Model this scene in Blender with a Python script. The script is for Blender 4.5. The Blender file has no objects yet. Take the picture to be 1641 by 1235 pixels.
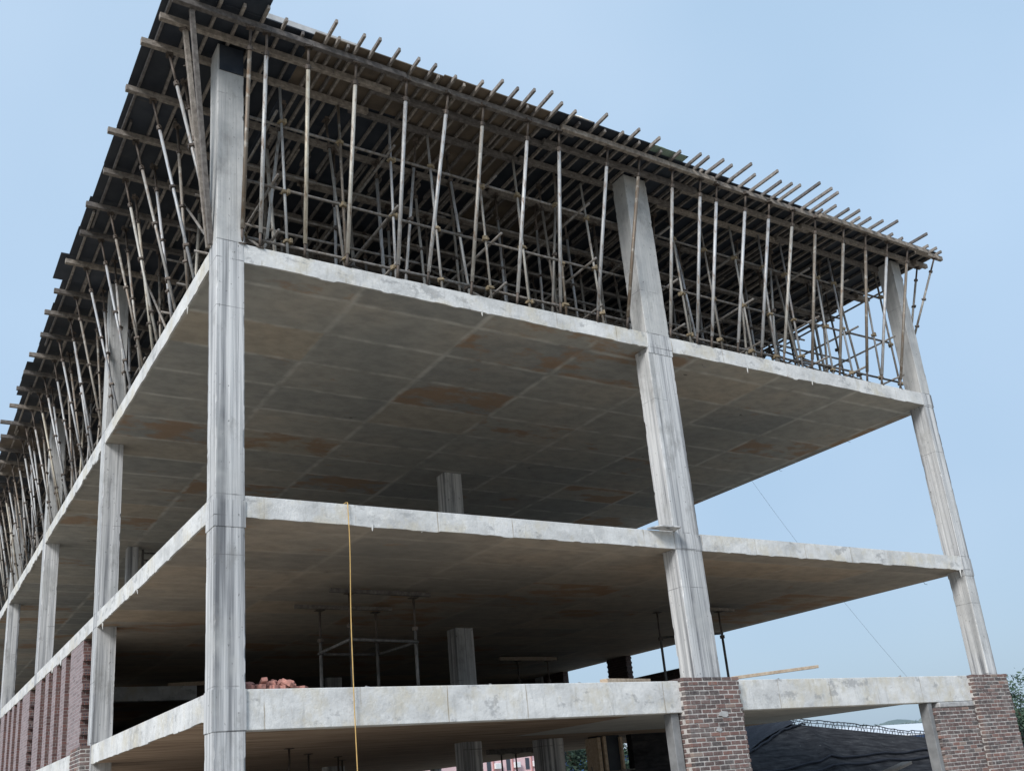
import bpy, bmesh, math, random
from mathutils import Vector, Matrix, Euler
rad = math.radians
RND = random.Random(11)
S = bpy.context.scene
COL = S.collection

# ------------------------------------------------------------------ camera
cd = bpy.data.cameras.new('camera')
cam = bpy.data.objects.new('camera', cd)
COL.objects.link(cam)
cam.location = (-4.867842, -16.893017, -2.076328)
cam.rotation_euler = (rad(108.217538), rad(4.708348), rad(-31.200376))
cd.sensor_width = 36.0
cd.lens = 1562.142 * 36.0 / 1641.0
cd.shift_x = (820.5 - 788.6) / 1641.0
cd.shift_y = (757.48 - 617.5) / 1641.0
cd.clip_start = 0.1
cd.clip_end = 5000
S.camera = cam

# ------------------------------------------------------------------ world, sun, exposure
SUN_AZ, SUN_EL = -122.0, 36.0
wd = bpy.data.worlds.new('World')
S.world = wd
wd.use_nodes = True
wn = wd.node_tree
wn.nodes.clear()
sky = wn.nodes.new('ShaderNodeTexSky')
sky.sky_type = 'NISHITA'
sky.sun_disc = False
sky.sun_elevation = rad(SUN_EL)
sky.sun_rotation = rad(SUN_AZ)
sky.altitude = 0
sky.air_density = 1.0
sky.dust_density = 2.5
sky.ozone_density = 1.0
veil = wn.nodes.new('ShaderNodeMix')          # thin even overcast veil over the clear sky
veil.data_type = 'RGBA'
veil.inputs[0].default_value = 0.85
tc = wn.nodes.new('ShaderNodeTexCoord')
nz = wn.nodes.new('ShaderNodeTexNoise')
nz.inputs['Scale'].default_value = 2.2
nz.inputs['Detail'].default_value = 3
cr = wn.nodes.new('ShaderNodeValToRGB')
cr.color_ramp.elements[0].position = 0.3
cr.color_ramp.elements[0].color = (2.22, 3.13, 4.15, 1)
cr.color_ramp.elements[1].position = 0.72
cr.color_ramp.elements[1].color = (2.80, 3.62, 4.58, 1)
wn.links.new(tc.outputs['Generated'], nz.inputs['Vector'])
wn.links.new(nz.outputs['Fac'], cr.inputs['Fac'])
bg = wn.nodes.new('ShaderNodeBackground')
bg.inputs[1].default_value = 0.1
wo = wn.nodes.new('ShaderNodeOutputWorld')
wn.links.new(sky.outputs[0], veil.inputs[6])
sx_ = wn.nodes.new('ShaderNodeSeparateXYZ')
wn.links.new(tc.outputs['Generated'], sx_.inputs[0])
lo = wn.nodes.new('ShaderNodeMapRange')         # the veil greys a little towards the horizon
lo.inputs['From Min'].default_value = 0.0
lo.inputs['From Max'].default_value = 0.45
lo.inputs['To Min'].default_value = 0.72
lo.inputs['To Max'].default_value = 1.0
wn.links.new(sx_.outputs[2], lo.inputs['Value'])
mu = wn.nodes.new('ShaderNodeMix')
mu.data_type = 'RGBA'
mu.blend_type = 'MULTIPLY'
mu.inputs[0].default_value = 1.0
wn.links.new(cr.outputs['Color'], mu.inputs[6])
wn.links.new(lo.outputs[0], mu.inputs[7])
wn.links.new(mu.outputs[2], veil.inputs[7])
wn.links.new(veil.outputs[2], bg.inputs[0])
wn.links.new(bg.outputs[0], wo.inputs[0])
ld = bpy.data.lights.new('sun', 'SUN')
ld.energy = 1.6
ld.angle = rad(20)
ld.color = (1.0, 0.98, 0.955)
sun = bpy.data.objects.new('sun', ld)
COL.objects.link(sun)
az, el = rad(SUN_AZ), rad(SUN_EL)
sdir = Vector((math.sin(az) * math.cos(el), math.cos(az) * math.cos(el), math.sin(el)))
sun.rotation_euler = sdir.to_track_quat('Z', 'Y').to_euler()
S.view_settings.view_transform = 'Standard'
S.view_settings.look = 'None'
S.view_settings.exposure = 1.1
S.view_settings.gamma = 1.0
S.cycles.max_bounces = 8
S.cycles.diffuse_bounces = 5
S.cycles.use_denoising = True

# ------------------------------------------------------------------ node materials
class N:
    """small node-graph writer"""
    def __init__(self, name):
        self.m = bpy.data.materials.new(name)
        self.m.use_nodes = True
        self.t = self.m.node_tree
        self.b = self.t.nodes['Principled BSDF']
        self.pos = self.t.nodes.new('ShaderNodeNewGeometry').outputs['Position']
        self.oi = self.t.nodes.new('ShaderNodeObjectInfo').outputs['Random']
    def lk(self, v, s):
        if hasattr(v, 'is_linked'):
            self.t.links.new(v, s)
        else:
            s.default_value = v
    def math(self, op, a, b=0.0, c=0.0):
        n = self.t.nodes.new('ShaderNodeMath')
        n.operation = op
        for i, v in enumerate((a, b, c)):
            self.lk(v, n.inputs[i])
        return n.outputs[0]
    def mapped(self, scale=(1, 1, 1), rot=(0, 0, 0), src=None, loc=(0, 0, 0)):
        n = self.t.nodes.new('ShaderNodeMapping')
        n.inputs['Scale'].default_value = scale
        n.inputs['Rotation'].default_value = rot
        n.inputs['Location'].default_value = loc
        self.t.links.new(src or self.pos, n.inputs['Vector'])
        return n.outputs[0]
    def noise(self, scale, vec=None, detail=4, rough=0.55):
        n = self.t.nodes.new('ShaderNodeTexNoise')
        n.inputs['Scale'].default_value = scale
        n.inputs['Detail'].default_value = detail
        n.inputs['Roughness'].default_value = rough
        self.t.links.new(vec or self.pos, n.inputs['Vector'])
        return n.outputs['Fac']
    def ramp(self, fac, stops, interp='LINEAR'):
        n = self.t.nodes.new('ShaderNodeValToRGB')
        e = n.color_ramp.elements
        n.color_ramp.interpolation = interp
        while len(e) < len(stops):
            e.new(0.5)
        for i, (p, c) in enumerate(stops):
            e[i].position = p
            if not isinstance(c, (tuple, list)):
                c = (c, c, c)
            e[i].color = (*c, 1)
        self.t.links.new(fac, n.inputs[0])
        return n.outputs['Color']
    def mix(self, fac, a, b, mode='MIX'):
        n = self.t.nodes.new('ShaderNodeMix')
        n.data_type = 'RGBA'
        n.blend_type = mode
        self.lk(fac, n.inputs[0])
        for v, s in ((a, n.inputs[6]), (b, n.inputs[7])):
            if isinstance(v, tuple):
                v = (*v, 1) if len(v) == 3 else v
            self.lk(v, s)
        return n.outputs[2]
    def sep(self, src=None):
        n = self.t.nodes.new('ShaderNodeSeparateXYZ')
        self.t.links.new(src or self.pos, n.inputs[0])
        return n.outputs
    def comb(self, x, y, z):
        n = self.t.nodes.new('ShaderNodeCombineXYZ')
        for v, s in ((x, n.inputs[0]), (y, n.inputs[1]), (z, n.inputs[2])):
            self.lk(v, s)
        return n.outputs[0]
    def bump(self, h, strength=0.4, dist=0.02):
        n = self.t.nodes.new('ShaderNodeBump')
        n.inputs['Strength'].default_value = strength
        n.inputs['Distance'].default_value = dist
        self.t.links.new(h, n.inputs['Height'])
        self.t.links.new(n.outputs[0], self.b.inputs['Normal'])
    def done(self, col, rough=0.8, metal=0.0, spec=0.3):
        self.lk((*col, 1) if isinstance(col, tuple) and len(col) == 3 else col, self.b.inputs['Base Color'])
        self.lk(rough, self.b.inputs['Roughness'])
        self.lk(metal, self.b.inputs['Metallic'])
        self.b.inputs['Specular IOR Level'].default_value = spec
        return self.m

L1B, L1F, L2B, L2T, L3B, L3T, ROOF = -0.466, -0.70, 3.111, 3.517, 8.427, 8.83, 13.45
GZ = -4.15

def m_column():
    n = N('column_concrete')
    z = n.sep()[2]
    shift = n.comb(n.math('MULTIPLY', n.oi, 37.0), n.math('MULTIPLY', n.oi, 11.0), 0.0)
    va = n.t.nodes.new('ShaderNodeVectorMath')
    n.t.links.new(n.pos, va.inputs[0])
    n.t.links.new(shift, va.inputs[1])
    p = va.outputs[0]
    st = n.noise(1.0, n.mapped((6.5, 6.5, 0.12), src=p), 5, 0.62)
    fine = n.noise(1.0, n.mapped((19, 19, 0.35), src=p), 3)
    c = n.ramp(st, [(0.36, (0.135, 0.14, 0.15)), (0.44, (0.29, 0.297, 0.308)), (0.50, (0.45, 0.457, 0.465)), (0.62, (0.60, 0.605, 0.605))])
    c = n.mix(n.ramp(fine, [(0.52, 0.0), (0.62, 0.45)]), c, (0.24, 0.25, 0.26))
    smooth = n.ramp(n.noise(2.0, p, 6, 0.62), [(0.3, (0.33, 0.337, 0.338)), (0.5, (0.42, 0.425, 0.42)), (0.72, (0.50, 0.50, 0.485))])
    up = n.math('GREATER_THAN', z, L3T)
    keep = n.math('MAXIMUM', n.math('MULTIPLY', up, 0.85), n.ramp(n.noise(0.55, p, 4, 0.6), [(0.50, 0.0), (0.64, 0.7)]))
    c = n.mix(keep, c, smooth)
    c = n.mix(n.ramp(n.noise(1.7, n.mapped((1, 1, 0.5), src=p, loc=(4, 2, 9)), 7, 0.7), [(0.54, 0.0), (0.68, 0.65)]), c, (0.215, 0.215, 0.21))
    pit = n.noise(1.0, n.mapped((16, 16, 11), src=p), 2, 0.5)
    c = n.mix(n.ramp(pit, [(0.70, 0.0), (0.73, 0.75)]), c, (0.14, 0.14, 0.14))
    tot = None
    for zz in (L1F, 0.05, L2B, L2T, L3B, L3T):
        k = n.math('LESS_THAN', n.math('ABSOLUTE', n.math('SUBTRACT', z, zz)), 0.012)
        tot = k if tot is None else n.math('MAXIMUM', tot, k)
    for zz, am in ((0.9, 1.5), (4.6, 2.8), (9.8, 2.6)):
        d = n.math('ABSOLUTE', n.math('SUBTRACT', z, n.math('MULTIPLY_ADD', n.oi, am, zz)))
        tot = n.math('MAXIMUM', tot, n.math('MULTIPLY', n.math('LESS_THAN', d, 0.009), 0.8))
    wig = n.noise(2.6, p, 4)
    tot = n.math('MULTIPLY', tot, n.ramp(wig, [(0.40, 0.0), (0.56, 0.8)]))
    c = n.mix(tot, c, (0.11, 0.11, 0.115))
    n.bump(n.math('ADD', st, n.math('MULTIPLY', fine, 0.5)), 0.7, 0.03)
    return n.done(c, 0.86)

def m_edge():
    n = N('edge_concrete')
    warp = n.noise(1.4, None, 4)
    big = n.noise(0.9, n.mapped((1, 1, 1.6)), 8, 0.68)
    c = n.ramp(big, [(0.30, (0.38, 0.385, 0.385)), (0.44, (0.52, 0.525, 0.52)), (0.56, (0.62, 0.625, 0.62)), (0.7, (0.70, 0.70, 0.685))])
    drip = n.noise(1.0, n.mapped((7, 7, 1.1)), 7, 0.7)
    c = n.mix(n.ramp(drip, [(0.54, 0.0), (0.70, 0.6)]), c, (0.36, 0.36, 0.345))
    warm = n.noise(1.5, n.mapped((1, 1, 0.8), loc=(7, 3, 1)), 6, 0.65)
    c = n.mix(n.ramp(warm, [(0.50, 0.0), (0.66, 0.6)]), c, (0.52, 0.475, 0.37))
    patch = n.noise(1.9, n.mapped((1, 1, 1.5), loc=(1, 13, 1)), 8, 0.66)
    c = n.mix(n.ramp(patch, [(0.58, 0.0), (0.64, 0.6)]), c, (0.27, 0.275, 0.28))
    rust = n.noise(1.0, n.mapped((4, 4, 0.7), loc=(9, 4, 2)), 5, 0.7)
    c = n.mix(n.ramp(rust, [(0.66, 0.0), (0.72, 0.5)]), c, (0.30, 0.19, 0.11))
    pale = n.noise(3.4, n.mapped((1, 1, 0.8), loc=(3, 1, 8)), 7, 0.7)
    c = n.mix(n.ramp(pale, [(0.58, 0.0), (0.66, 0.6)]), c, (0.72, 0.72, 0.70))
    s = n.sep()
    u = n.math('ADD', s[0], s[1])
    jt = n.math('FRACT', n.math('DIVIDE', n.math('ADD', u, n.math('MULTIPLY', warp, 0.05)), 1.83))
    jt = n.math('LESS_THAN', n.math('ABSOLUTE', n.math('SUBTRACT', jt, 0.5)), 0.007)
    jt = n.math('MULTIPLY', jt, n.ramp(n.noise(1.1, None, 3), [(0.45, 0.0), (0.6, 0.7)]))
    c = n.mix(jt, c, (0.25, 0.20, 0.13))
    n.bump(n.math('ADD', n.noise(9, None, 7, 0.7), big), 0.5, 0.03)
    return n.done(c, 0.88)

def m_soffit():
    n = N('soffit_concrete')
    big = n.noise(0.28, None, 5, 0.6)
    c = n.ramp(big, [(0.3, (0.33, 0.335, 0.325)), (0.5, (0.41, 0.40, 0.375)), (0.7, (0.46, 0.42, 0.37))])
    cl = n.noise(2.6, n.mapped((0.75, 1.1, 1)), 6, 0.65)
    c = n.mix(n.ramp(cl, [(0.35, 0.55), (0.6, 0.0)]), c, (0.25, 0.25, 0.24))
    # raised fins left along the joints of the shutter boards
    s = n.sep()
    wob = n.math('MULTIPLY', n.math('SUBTRACT', n.noise(1.2, None, 3), 0.5), 0.10)
    fx = n.math('ABSOLUTE', n.math('SUBTRACT', n.math('FRACT', n.math('DIVIDE', n.math('ADD', n.math('ADD', s[0], wob), 1.6), 3.2)), 0.5))
    fy = n.math('ABSOLUTE', n.math('SUBTRACT', n.math('FRACT', n.math('DIVIDE', n.math('ADD', n.math('ADD', s[1], wob), 0.05), 1.6)), 0.5))
    lx = n.ramp(fx, [(0.009, 1.0), (0.036, 0.0)])
    ly = n.ramp(fy, [(0.014, 1.0), (0.062, 0.0)])
    ln = n.math('MAXIMUM', lx, ly)
    ln = n.math('MULTIPLY', ln, n.ramp(n.noise(1.7, n.mapped((1, 1, 1), loc=(3, 9, 2)), 3), [(0.36, 0.03), (0.60, 0.62)]))
    pid = n.comb(n.math('FLOOR', n.math('DIVIDE', s[0], 3.2)), n.math('FLOOR', n.math('DIVIDE', n.math('ADD', s[1], 0.85), 1.6)), n.math('FLOOR', s[2]))
    wn_ = n.t.nodes.new('ShaderNodeTexWhiteNoise')
    n.t.links.new(pid, wn_.inputs['Vector'])
    c = n.mix(1.0, c, n.ramp(wn_.outputs['Value'], [(0.0, (0.80, 0.82, 0.83)), (0.5, (0.98, 0.98, 0.96)), (0.85, (1.08, 1.05, 1.0)), (1.0, (1.12, 1.0, 0.86))]), 'MULTIPLY')
    ln = n.math('MULTIPLY', ln, n.math('SUBTRACT', 1.0, n.math('MULTIPLY', n.math('LESS_THAN', s[2], 4.0), 0.62)))
    # rust-brown panels
    br = n.noise(1.0, n.mapped((0.6, 1.1, 1), loc=(5.3, 1.2, 0)), 5, 0.65)
    wn2 = n.t.nodes.new('ShaderNodeTexWhiteNoise')
    n.t.links.new(n.mapped((1, 1, 1), src=pid, loc=(17, 5, 3)), wn2.inputs['Vector'])
    some = n.ramp(wn2.outputs['Value'], [(0.70, 0.0), (0.80, 0.12), (1.0, 0.22)])
    c = n.mix(n.ramp(n.math('ADD', br, some), [(0.65, 0.0), (0.75, 0.7)]), c, (0.34, 0.21, 0.12))
    sp = n.noise(1.0, n.mapped((0.9, 1.7, 1), loc=(2, 7, 0)), 5, 0.7)
    c = n.mix(n.ramp(sp, [(0.69, 0.0), (0.73, 0.8)]), c, (0.085, 0.08, 0.075))
    c = n.mix(ln, c, (0.64, 0.63, 0.59))
    c = n.mix(n.math('MULTIPLY', n.math('LESS_THAN', s[2], 4.0), 0.5), c, n.mix(1.0, c, (1.15, 0.93, 0.76), 'MULTIPLY'))
    n.bump(n.math('ADD', n.math('MULTIPLY', ln, 0.6), n.noise(7, None, 5)), 0.4, 0.02)
    return n.done(c, 0.9)

def m_lowsoffit():
    n = N('shuttered_soffit')
    g = n.noise(1.0, n.mapped((0.5, 5, 1)), 5, 0.65)
    c = n.ramp(g, [(0.3, (0.20, 0.14, 0.10)), (0.5, (0.44, 0.32, 0.23)), (0.7, (0.58, 0.46, 0.35))])
    return n.done(c, 0.85)

def m_ply(name, dark, lit, brown):
    n = N(name)
    g = n.noise(1.1, None, 5, 0.65)
    c = n.ramp(g, [(0.35, dark), (0.7, lit)])
    scr = n.noise(1.0, n.mapped((0.7, 7, 1)), 4, 0.7)
    c = n.mix(n.ramp(scr, [(0.62, 0.0), (0.72, 0.5)]), c, brown)
    k = n.ramp(n.oi, [(0.0, 0.6), (1.0, 1.35)])
    c = n.mix(1.0, c, k, 'MULTIPLY')
    return n.done(c, 0.6, 0, 0.35)

def m_timber(name, a, b, cc):
    n = N(name)
    g = n.noise(1.0, n.mapped((9, 9, 9)), 5, 0.65)
    c = n.ramp(g, [(0.3, a), (0.5, b), (0.7, cc)])
    k = n.ramp(n.oi, [(0.0, (0.55, 0.55, 0.58)), (0.5, (0.95, 0.93, 0.92)), (1.0, (1.35, 1.28, 1.2))])
    c = n.mix(1.0, c, k, 'MULTIPLY')
    n.bump(g, 0.3, 0.01)
    return n.done(c, 0.85)

def m_steel():
    n = N('painted_prop_steel')
    base = n.ramp(n.oi, [(0.0, (0.17, 0.14, 0.11)), (0.3, (0.30, 0.285, 0.26)), (0.55, (0.40, 0.42, 0.45)), (0.8, (0.45, 0.41, 0.33)), (1.0, (0.47, 0.48, 0.50))])
    r = n.noise(1.0, n.mapped((14, 14, 2.6)), 5, 0.7)
    c = n.mix(n.ramp(r, [(0.50, 0.0), (0.66, 0.85)]), base, (0.16, 0.10, 0.06))
    c = n.mix(n.ramp(n.noise(5, None, 3), [(0.55, 0.0), (0.7, 0.5)]), c, (0.55, 0.54, 0.50))
    return n.done(c, 0.55, 0.25, 0.4)

def m_rust(name='rusty_steel', a=(0.05, 0.042, 0.037), b=(0.13, 0.105, 0.088)):
    n = N(name)
    r = n.noise(1.0, n.mapped((10, 10, 4)), 5, 0.7)
    c = n.ramp(r, [(0.35, a), (0.65, b)])
    k = n.ramp(n.oi, [(0.0, 0.7), (1.0, 1.4)])
    return n.done(n.mix(1.0, c, k, 'MULTIPLY'), 0.65, 0.2, 0.3)

def m_plain(name, col, rough=0.8, var=0.25, scale=6.0, metal=0.0):
    n = N(name)
    g = n.noise(scale, None, 5, 0.6)
    lo = tuple(v * (1 - var) for v in col)
    hi = tuple(min(v * (1 + var), 0.9) for v in col)
    c = n.ramp(g, [(0.3, lo), (0.7, hi)])
    n.bump(g, 0.2, 0.02)
    return n.done(c, rough, metal)

BL, BH, MJ = 0.30, 0.1025, 0.027
def m_brick(name, c1, c2, mortar, dirt):
    n = N(name)
    s = n.sep()
    v = n.comb(n.math('ADD', s[0], s[1]), s[2], 0.0)
    t = n.t.nodes.new('ShaderNodeTexBrick')
    t.inputs['Scale'].default_value = 1.0
    t.inputs['Brick Width'].default_value = BL
    t.inputs['Row Height'].default_value = BH
    t.inputs['Mortar Size'].default_value = 0.011
    t.inputs['Mortar Smooth'].default_value = 0.25
    t.inputs['Bias'].default_value = -0.1
    t.inputs['Color1'].default_value = (*c1, 1)
    t.inputs['Color2'].default_value = (*c2, 1)
    t.inputs['Mortar'].default_value = (*mortar, 1)
    n.t.links.new(v, t.inputs['Vector'])
    c = t.outputs['Color']
    bl = n.noise(1.0, n.mapped((1 / BL, 1 / BL, 1 / BH)), 1, 0.5)
    c = n.mix(n.ramp(bl, [(0.45, 0.0), (0.68, 0.65)]), c, dirt)
    sm = n.noise(2.2, None, 6, 0.7)
    c = n.mix(n.ramp(sm, [(0.56, 0.0), (0.70, 0.6)]), c, tuple(0.75 * x for x in mortar))
    f = n.math('SUBTRACT', 1.0, t.outputs['Fac'])
    n.bump(n.math('ADD', f, n.math('MULTIPLY', n.noise(24, None, 4), 0.35)), 0.9, 0.03)
    return n.done(c, 0.9)

def m_realbrick():
    n = N('fired_brick')
    a = n.t.nodes.new('ShaderNodeAttribute')
    a.attribute_name = 'tint'
    g = n.noise(16, None, 5, 0.7)
    c = n.ramp(a.outputs['Fac'], [(0.0, (0.060, 0.053, 0.055)), (0.35, (0.105, 0.072, 0.069)), (0.65, (0.16, 0.09, 0.08)), (0.88, (0.23, 0.118, 0.093)), (1.0, (0.26, 0.20, 0.17))])
    c = n.mix(n.ramp(g, [(0.42, 0.0), (0.66, 0.6)]), c, (0.20, 0.175, 0.165))
    du = n.noise(1.6, None, 6, 0.7)
    c = n.mix(n.ramp(du, [(0.50, 0.0), (0.68, 0.65)]), c, (0.27, 0.25, 0.24))
    n.bump(g, 0.5, 0.02)
    return n.done(c, 0.9)

def m_leaf(name, a, b):
    n = N(name)
    g = n.noise(0.8, None, 3)
    c = n.ramp(g, [(0.3, a), (0.7, b)])
    m = n.done(c, 0.6)
    return m

def m_net():
    n = N('black_netting')
    g = n.noise(1.0, n.mapped((0.9, 2.0, 2.6), rot=(0, 0, 0.35)), 7, 0.7)
    h = n.noise(1.0, n.mapped((0.25, 7.0, 7.0), rot=(0, 0.10, 0.2)), 4, 0.7)
    c = n.ramp(g, [(0.32, (0.018, 0.018, 0.020)), (0.55, (0.045, 0.045, 0.048)), (0.75, (0.085, 0.083, 0.082))])
    c = n.mix(n.ramp(h, [(0.55, 0.0), (0.70, 0.6)]), c, (0.010, 0.010, 0.012))
    c = n.mix(n.ramp(n.noise(6.0, None, 2, 0.5), [(0.74, 0.0), (0.77, 0.8)]), c, (0.28, 0.28, 0.27))
    return n.done(c, 1.0, 0, 0.0)

def m_ground():
    n = N('bare_site_soil')
    g = n.noise(0.5, None, 8, 0.65)
    c = n.ramp(g, [(0.3, (0.26, 0.22, 0.17)), (0.55, (0.38, 0.33, 0.27)), (0.75, (0.46, 0.41, 0.34))])
    n.bump(n.noise(3, None, 8), 0.5, 0.1)
    return n.done(c, 0.95)

def m_corr(name, a, b, scale=3.0):
    n = N(name)
    s = n.sep()
    w = n.math('SINE', n.math('MULTIPLY', n.math('ADD', s[0], s[1]), scale * 6.28))
    c = n.mix(n.math('MULTIPLY_ADD', w, 0.5, 0.5), a, b)
    c = n.mix(n.ramp(n.noise(0.6, None, 4), [(0.5, 0.0), (0.75, 0.4)]), c, (0.45, 0.44, 0.42))
    return n.done(c, 0.5)

M = dict(
    column=m_column(), edge=m_edge(), soffit=m_soffit(), low=m_lowsoffit(),
    ply=m_ply('film_faced_plywood', (0.014, 0.020, 0.031), (0.040, 0.047, 0.060), (0.075, 0.066, 0.058)),
    plybrown=m_ply('worn_brown_plywood', (0.075, 0.062, 0.050), (0.17, 0.135, 0.10), (0.21, 0.12, 0.07)),
    bearer=m_timber('bearer_timber', (0.105, 0.095, 0.086), (0.185, 0.17, 0.155), (0.285, 0.268, 0.245)),
    joist=m_timber('joist_timber', (0.105, 0.098, 0.092), (0.185, 0.174, 0.165), (0.28, 0.268, 0.255)),
    pale=m_timber('fresh_sawn_timber', (0.32, 0.25, 0.18), (0.43, 0.35, 0.27), (0.52, 0.45, 0.36)),
    steel=m_steel(), rust=m_rust(), dark=m_rust('dark_tube_steel', (0.07, 0.067, 0.064), (0.20, 0.19, 0.18)),
    ledger=m_rust('ledger_tube_steel', (0.13, 0.11, 0.09), (0.27, 0.26, 0.25)),
    clamp=m_plain('yellow_clamp_iron', (0.25, 0.20, 0.13), 0.6, 0.5, 20),
    brick=m_realbrick(), mortar=m_plain('mortar', (0.43, 0.41, 0.39), 0.95, 0.3, 12),
    wall=m_brick('wall_brick', (0.17, 0.085, 0.075), (0.085, 0.05, 0.05), (0.25, 0.22, 0.21), (0.15, 0.11, 0.105)),
    litsmeared=m_brick('lit_smeared_brick', (0.28, 0.215, 0.22), (0.17, 0.13, 0.135), (0.36, 0.335, 0.34), (0.29, 0.25, 0.255)),  # paler copy for outward faces: stronger light painted in along with mortar smear
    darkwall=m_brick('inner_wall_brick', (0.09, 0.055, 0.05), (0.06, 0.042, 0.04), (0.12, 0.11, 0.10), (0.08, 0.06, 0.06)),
    plaster=m_plain('mortar_smear', (0.36, 0.36, 0.36), 0.9, 0.25, 9),
    post=m_plain('grey_post_concrete', (0.20, 0.205, 0.21), 0.9, 0.25, 3.0),
    darkfloor=m_plain('bounce_cutting_floor', (0.10, 0.095, 0.09), 0.95, 0.3, 2.0),
    floor=m_plain('dusty_floor', (0.13, 0.12, 0.105), 0.95, 0.3, 2.0),
    greysoffit=m_plain('grey_soffit', (0.56, 0.55, 0.52), 0.9, 0.15, 1.2),
    ground=m_ground(), net=m_net(),
    fringe=m_plain('net_border_cord', (0.02, 0.022, 0.03), 0.9, 0.3, 8),
    rope=m_plain('yellow_hose_plastic', (0.50, 0.33, 0.12), 0.6, 0.2, 8),
    wire=m_plain('wire_steel', (0.20, 0.21, 0.22), 0.6),
    looseb=m_plain('loose_red_brick', (0.36, 0.175, 0.145), 0.9, 0.35, 9),
    pink=m_plain('pink_render', (0.74, 0.52, 0.53), 0.9, 0.08, 1.0), white=m_plain('white_enamel', (0.72, 0.73, 0.74), 0.5, 0.06, 3),
    greyboard=m_plain('weathered_grey_board', (0.42, 0.43, 0.44), 0.8, 0.2, 4),
    pinkpipe=m_plain('faded_red_pipe', (0.45, 0.22, 0.21), 0.7, 0.1, 2),
    redroof=m_corr('red_roof_sheet', (0.42, 0.09, 0.07), (0.30, 0.06, 0.05)),
    blueroof=m_corr('blue_roof_sheet', (0.06, 0.17, 0.42), (0.04, 0.11, 0.30), 0.35),
    whiteroof=m_corr('pale_roof_sheet', (0.68, 0.70, 0.72), (0.60, 0.62, 0.65), 0.3),
    glass=m_plain('dark_window_glass', (0.06, 0.07, 0.09), 0.15, 0.1, 2),
    bark=m_plain('tree_bark', (0.10, 0.08, 0.06), 0.9, 0.3, 12),
    leaf=m_leaf('mid_green_leaves', (0.026, 0.052, 0.034), (0.065, 0.105, 0.062)),
    hazeleaf=m_leaf('hazed_tree_leaves', (0.11, 0.15, 0.15), (0.16, 0.20, 0.19)),  # distance haze is painted into this pale bluish leaf colour
    greennet=m_plain('green_mesh_cloth', (0.22, 0.30, 0.25), 0.9, 0.2, 20),
    cloth=m_plain('pale_sack_cloth', (0.62, 0.60, 0.56), 0.9, 0.15, 8),
)

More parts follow.
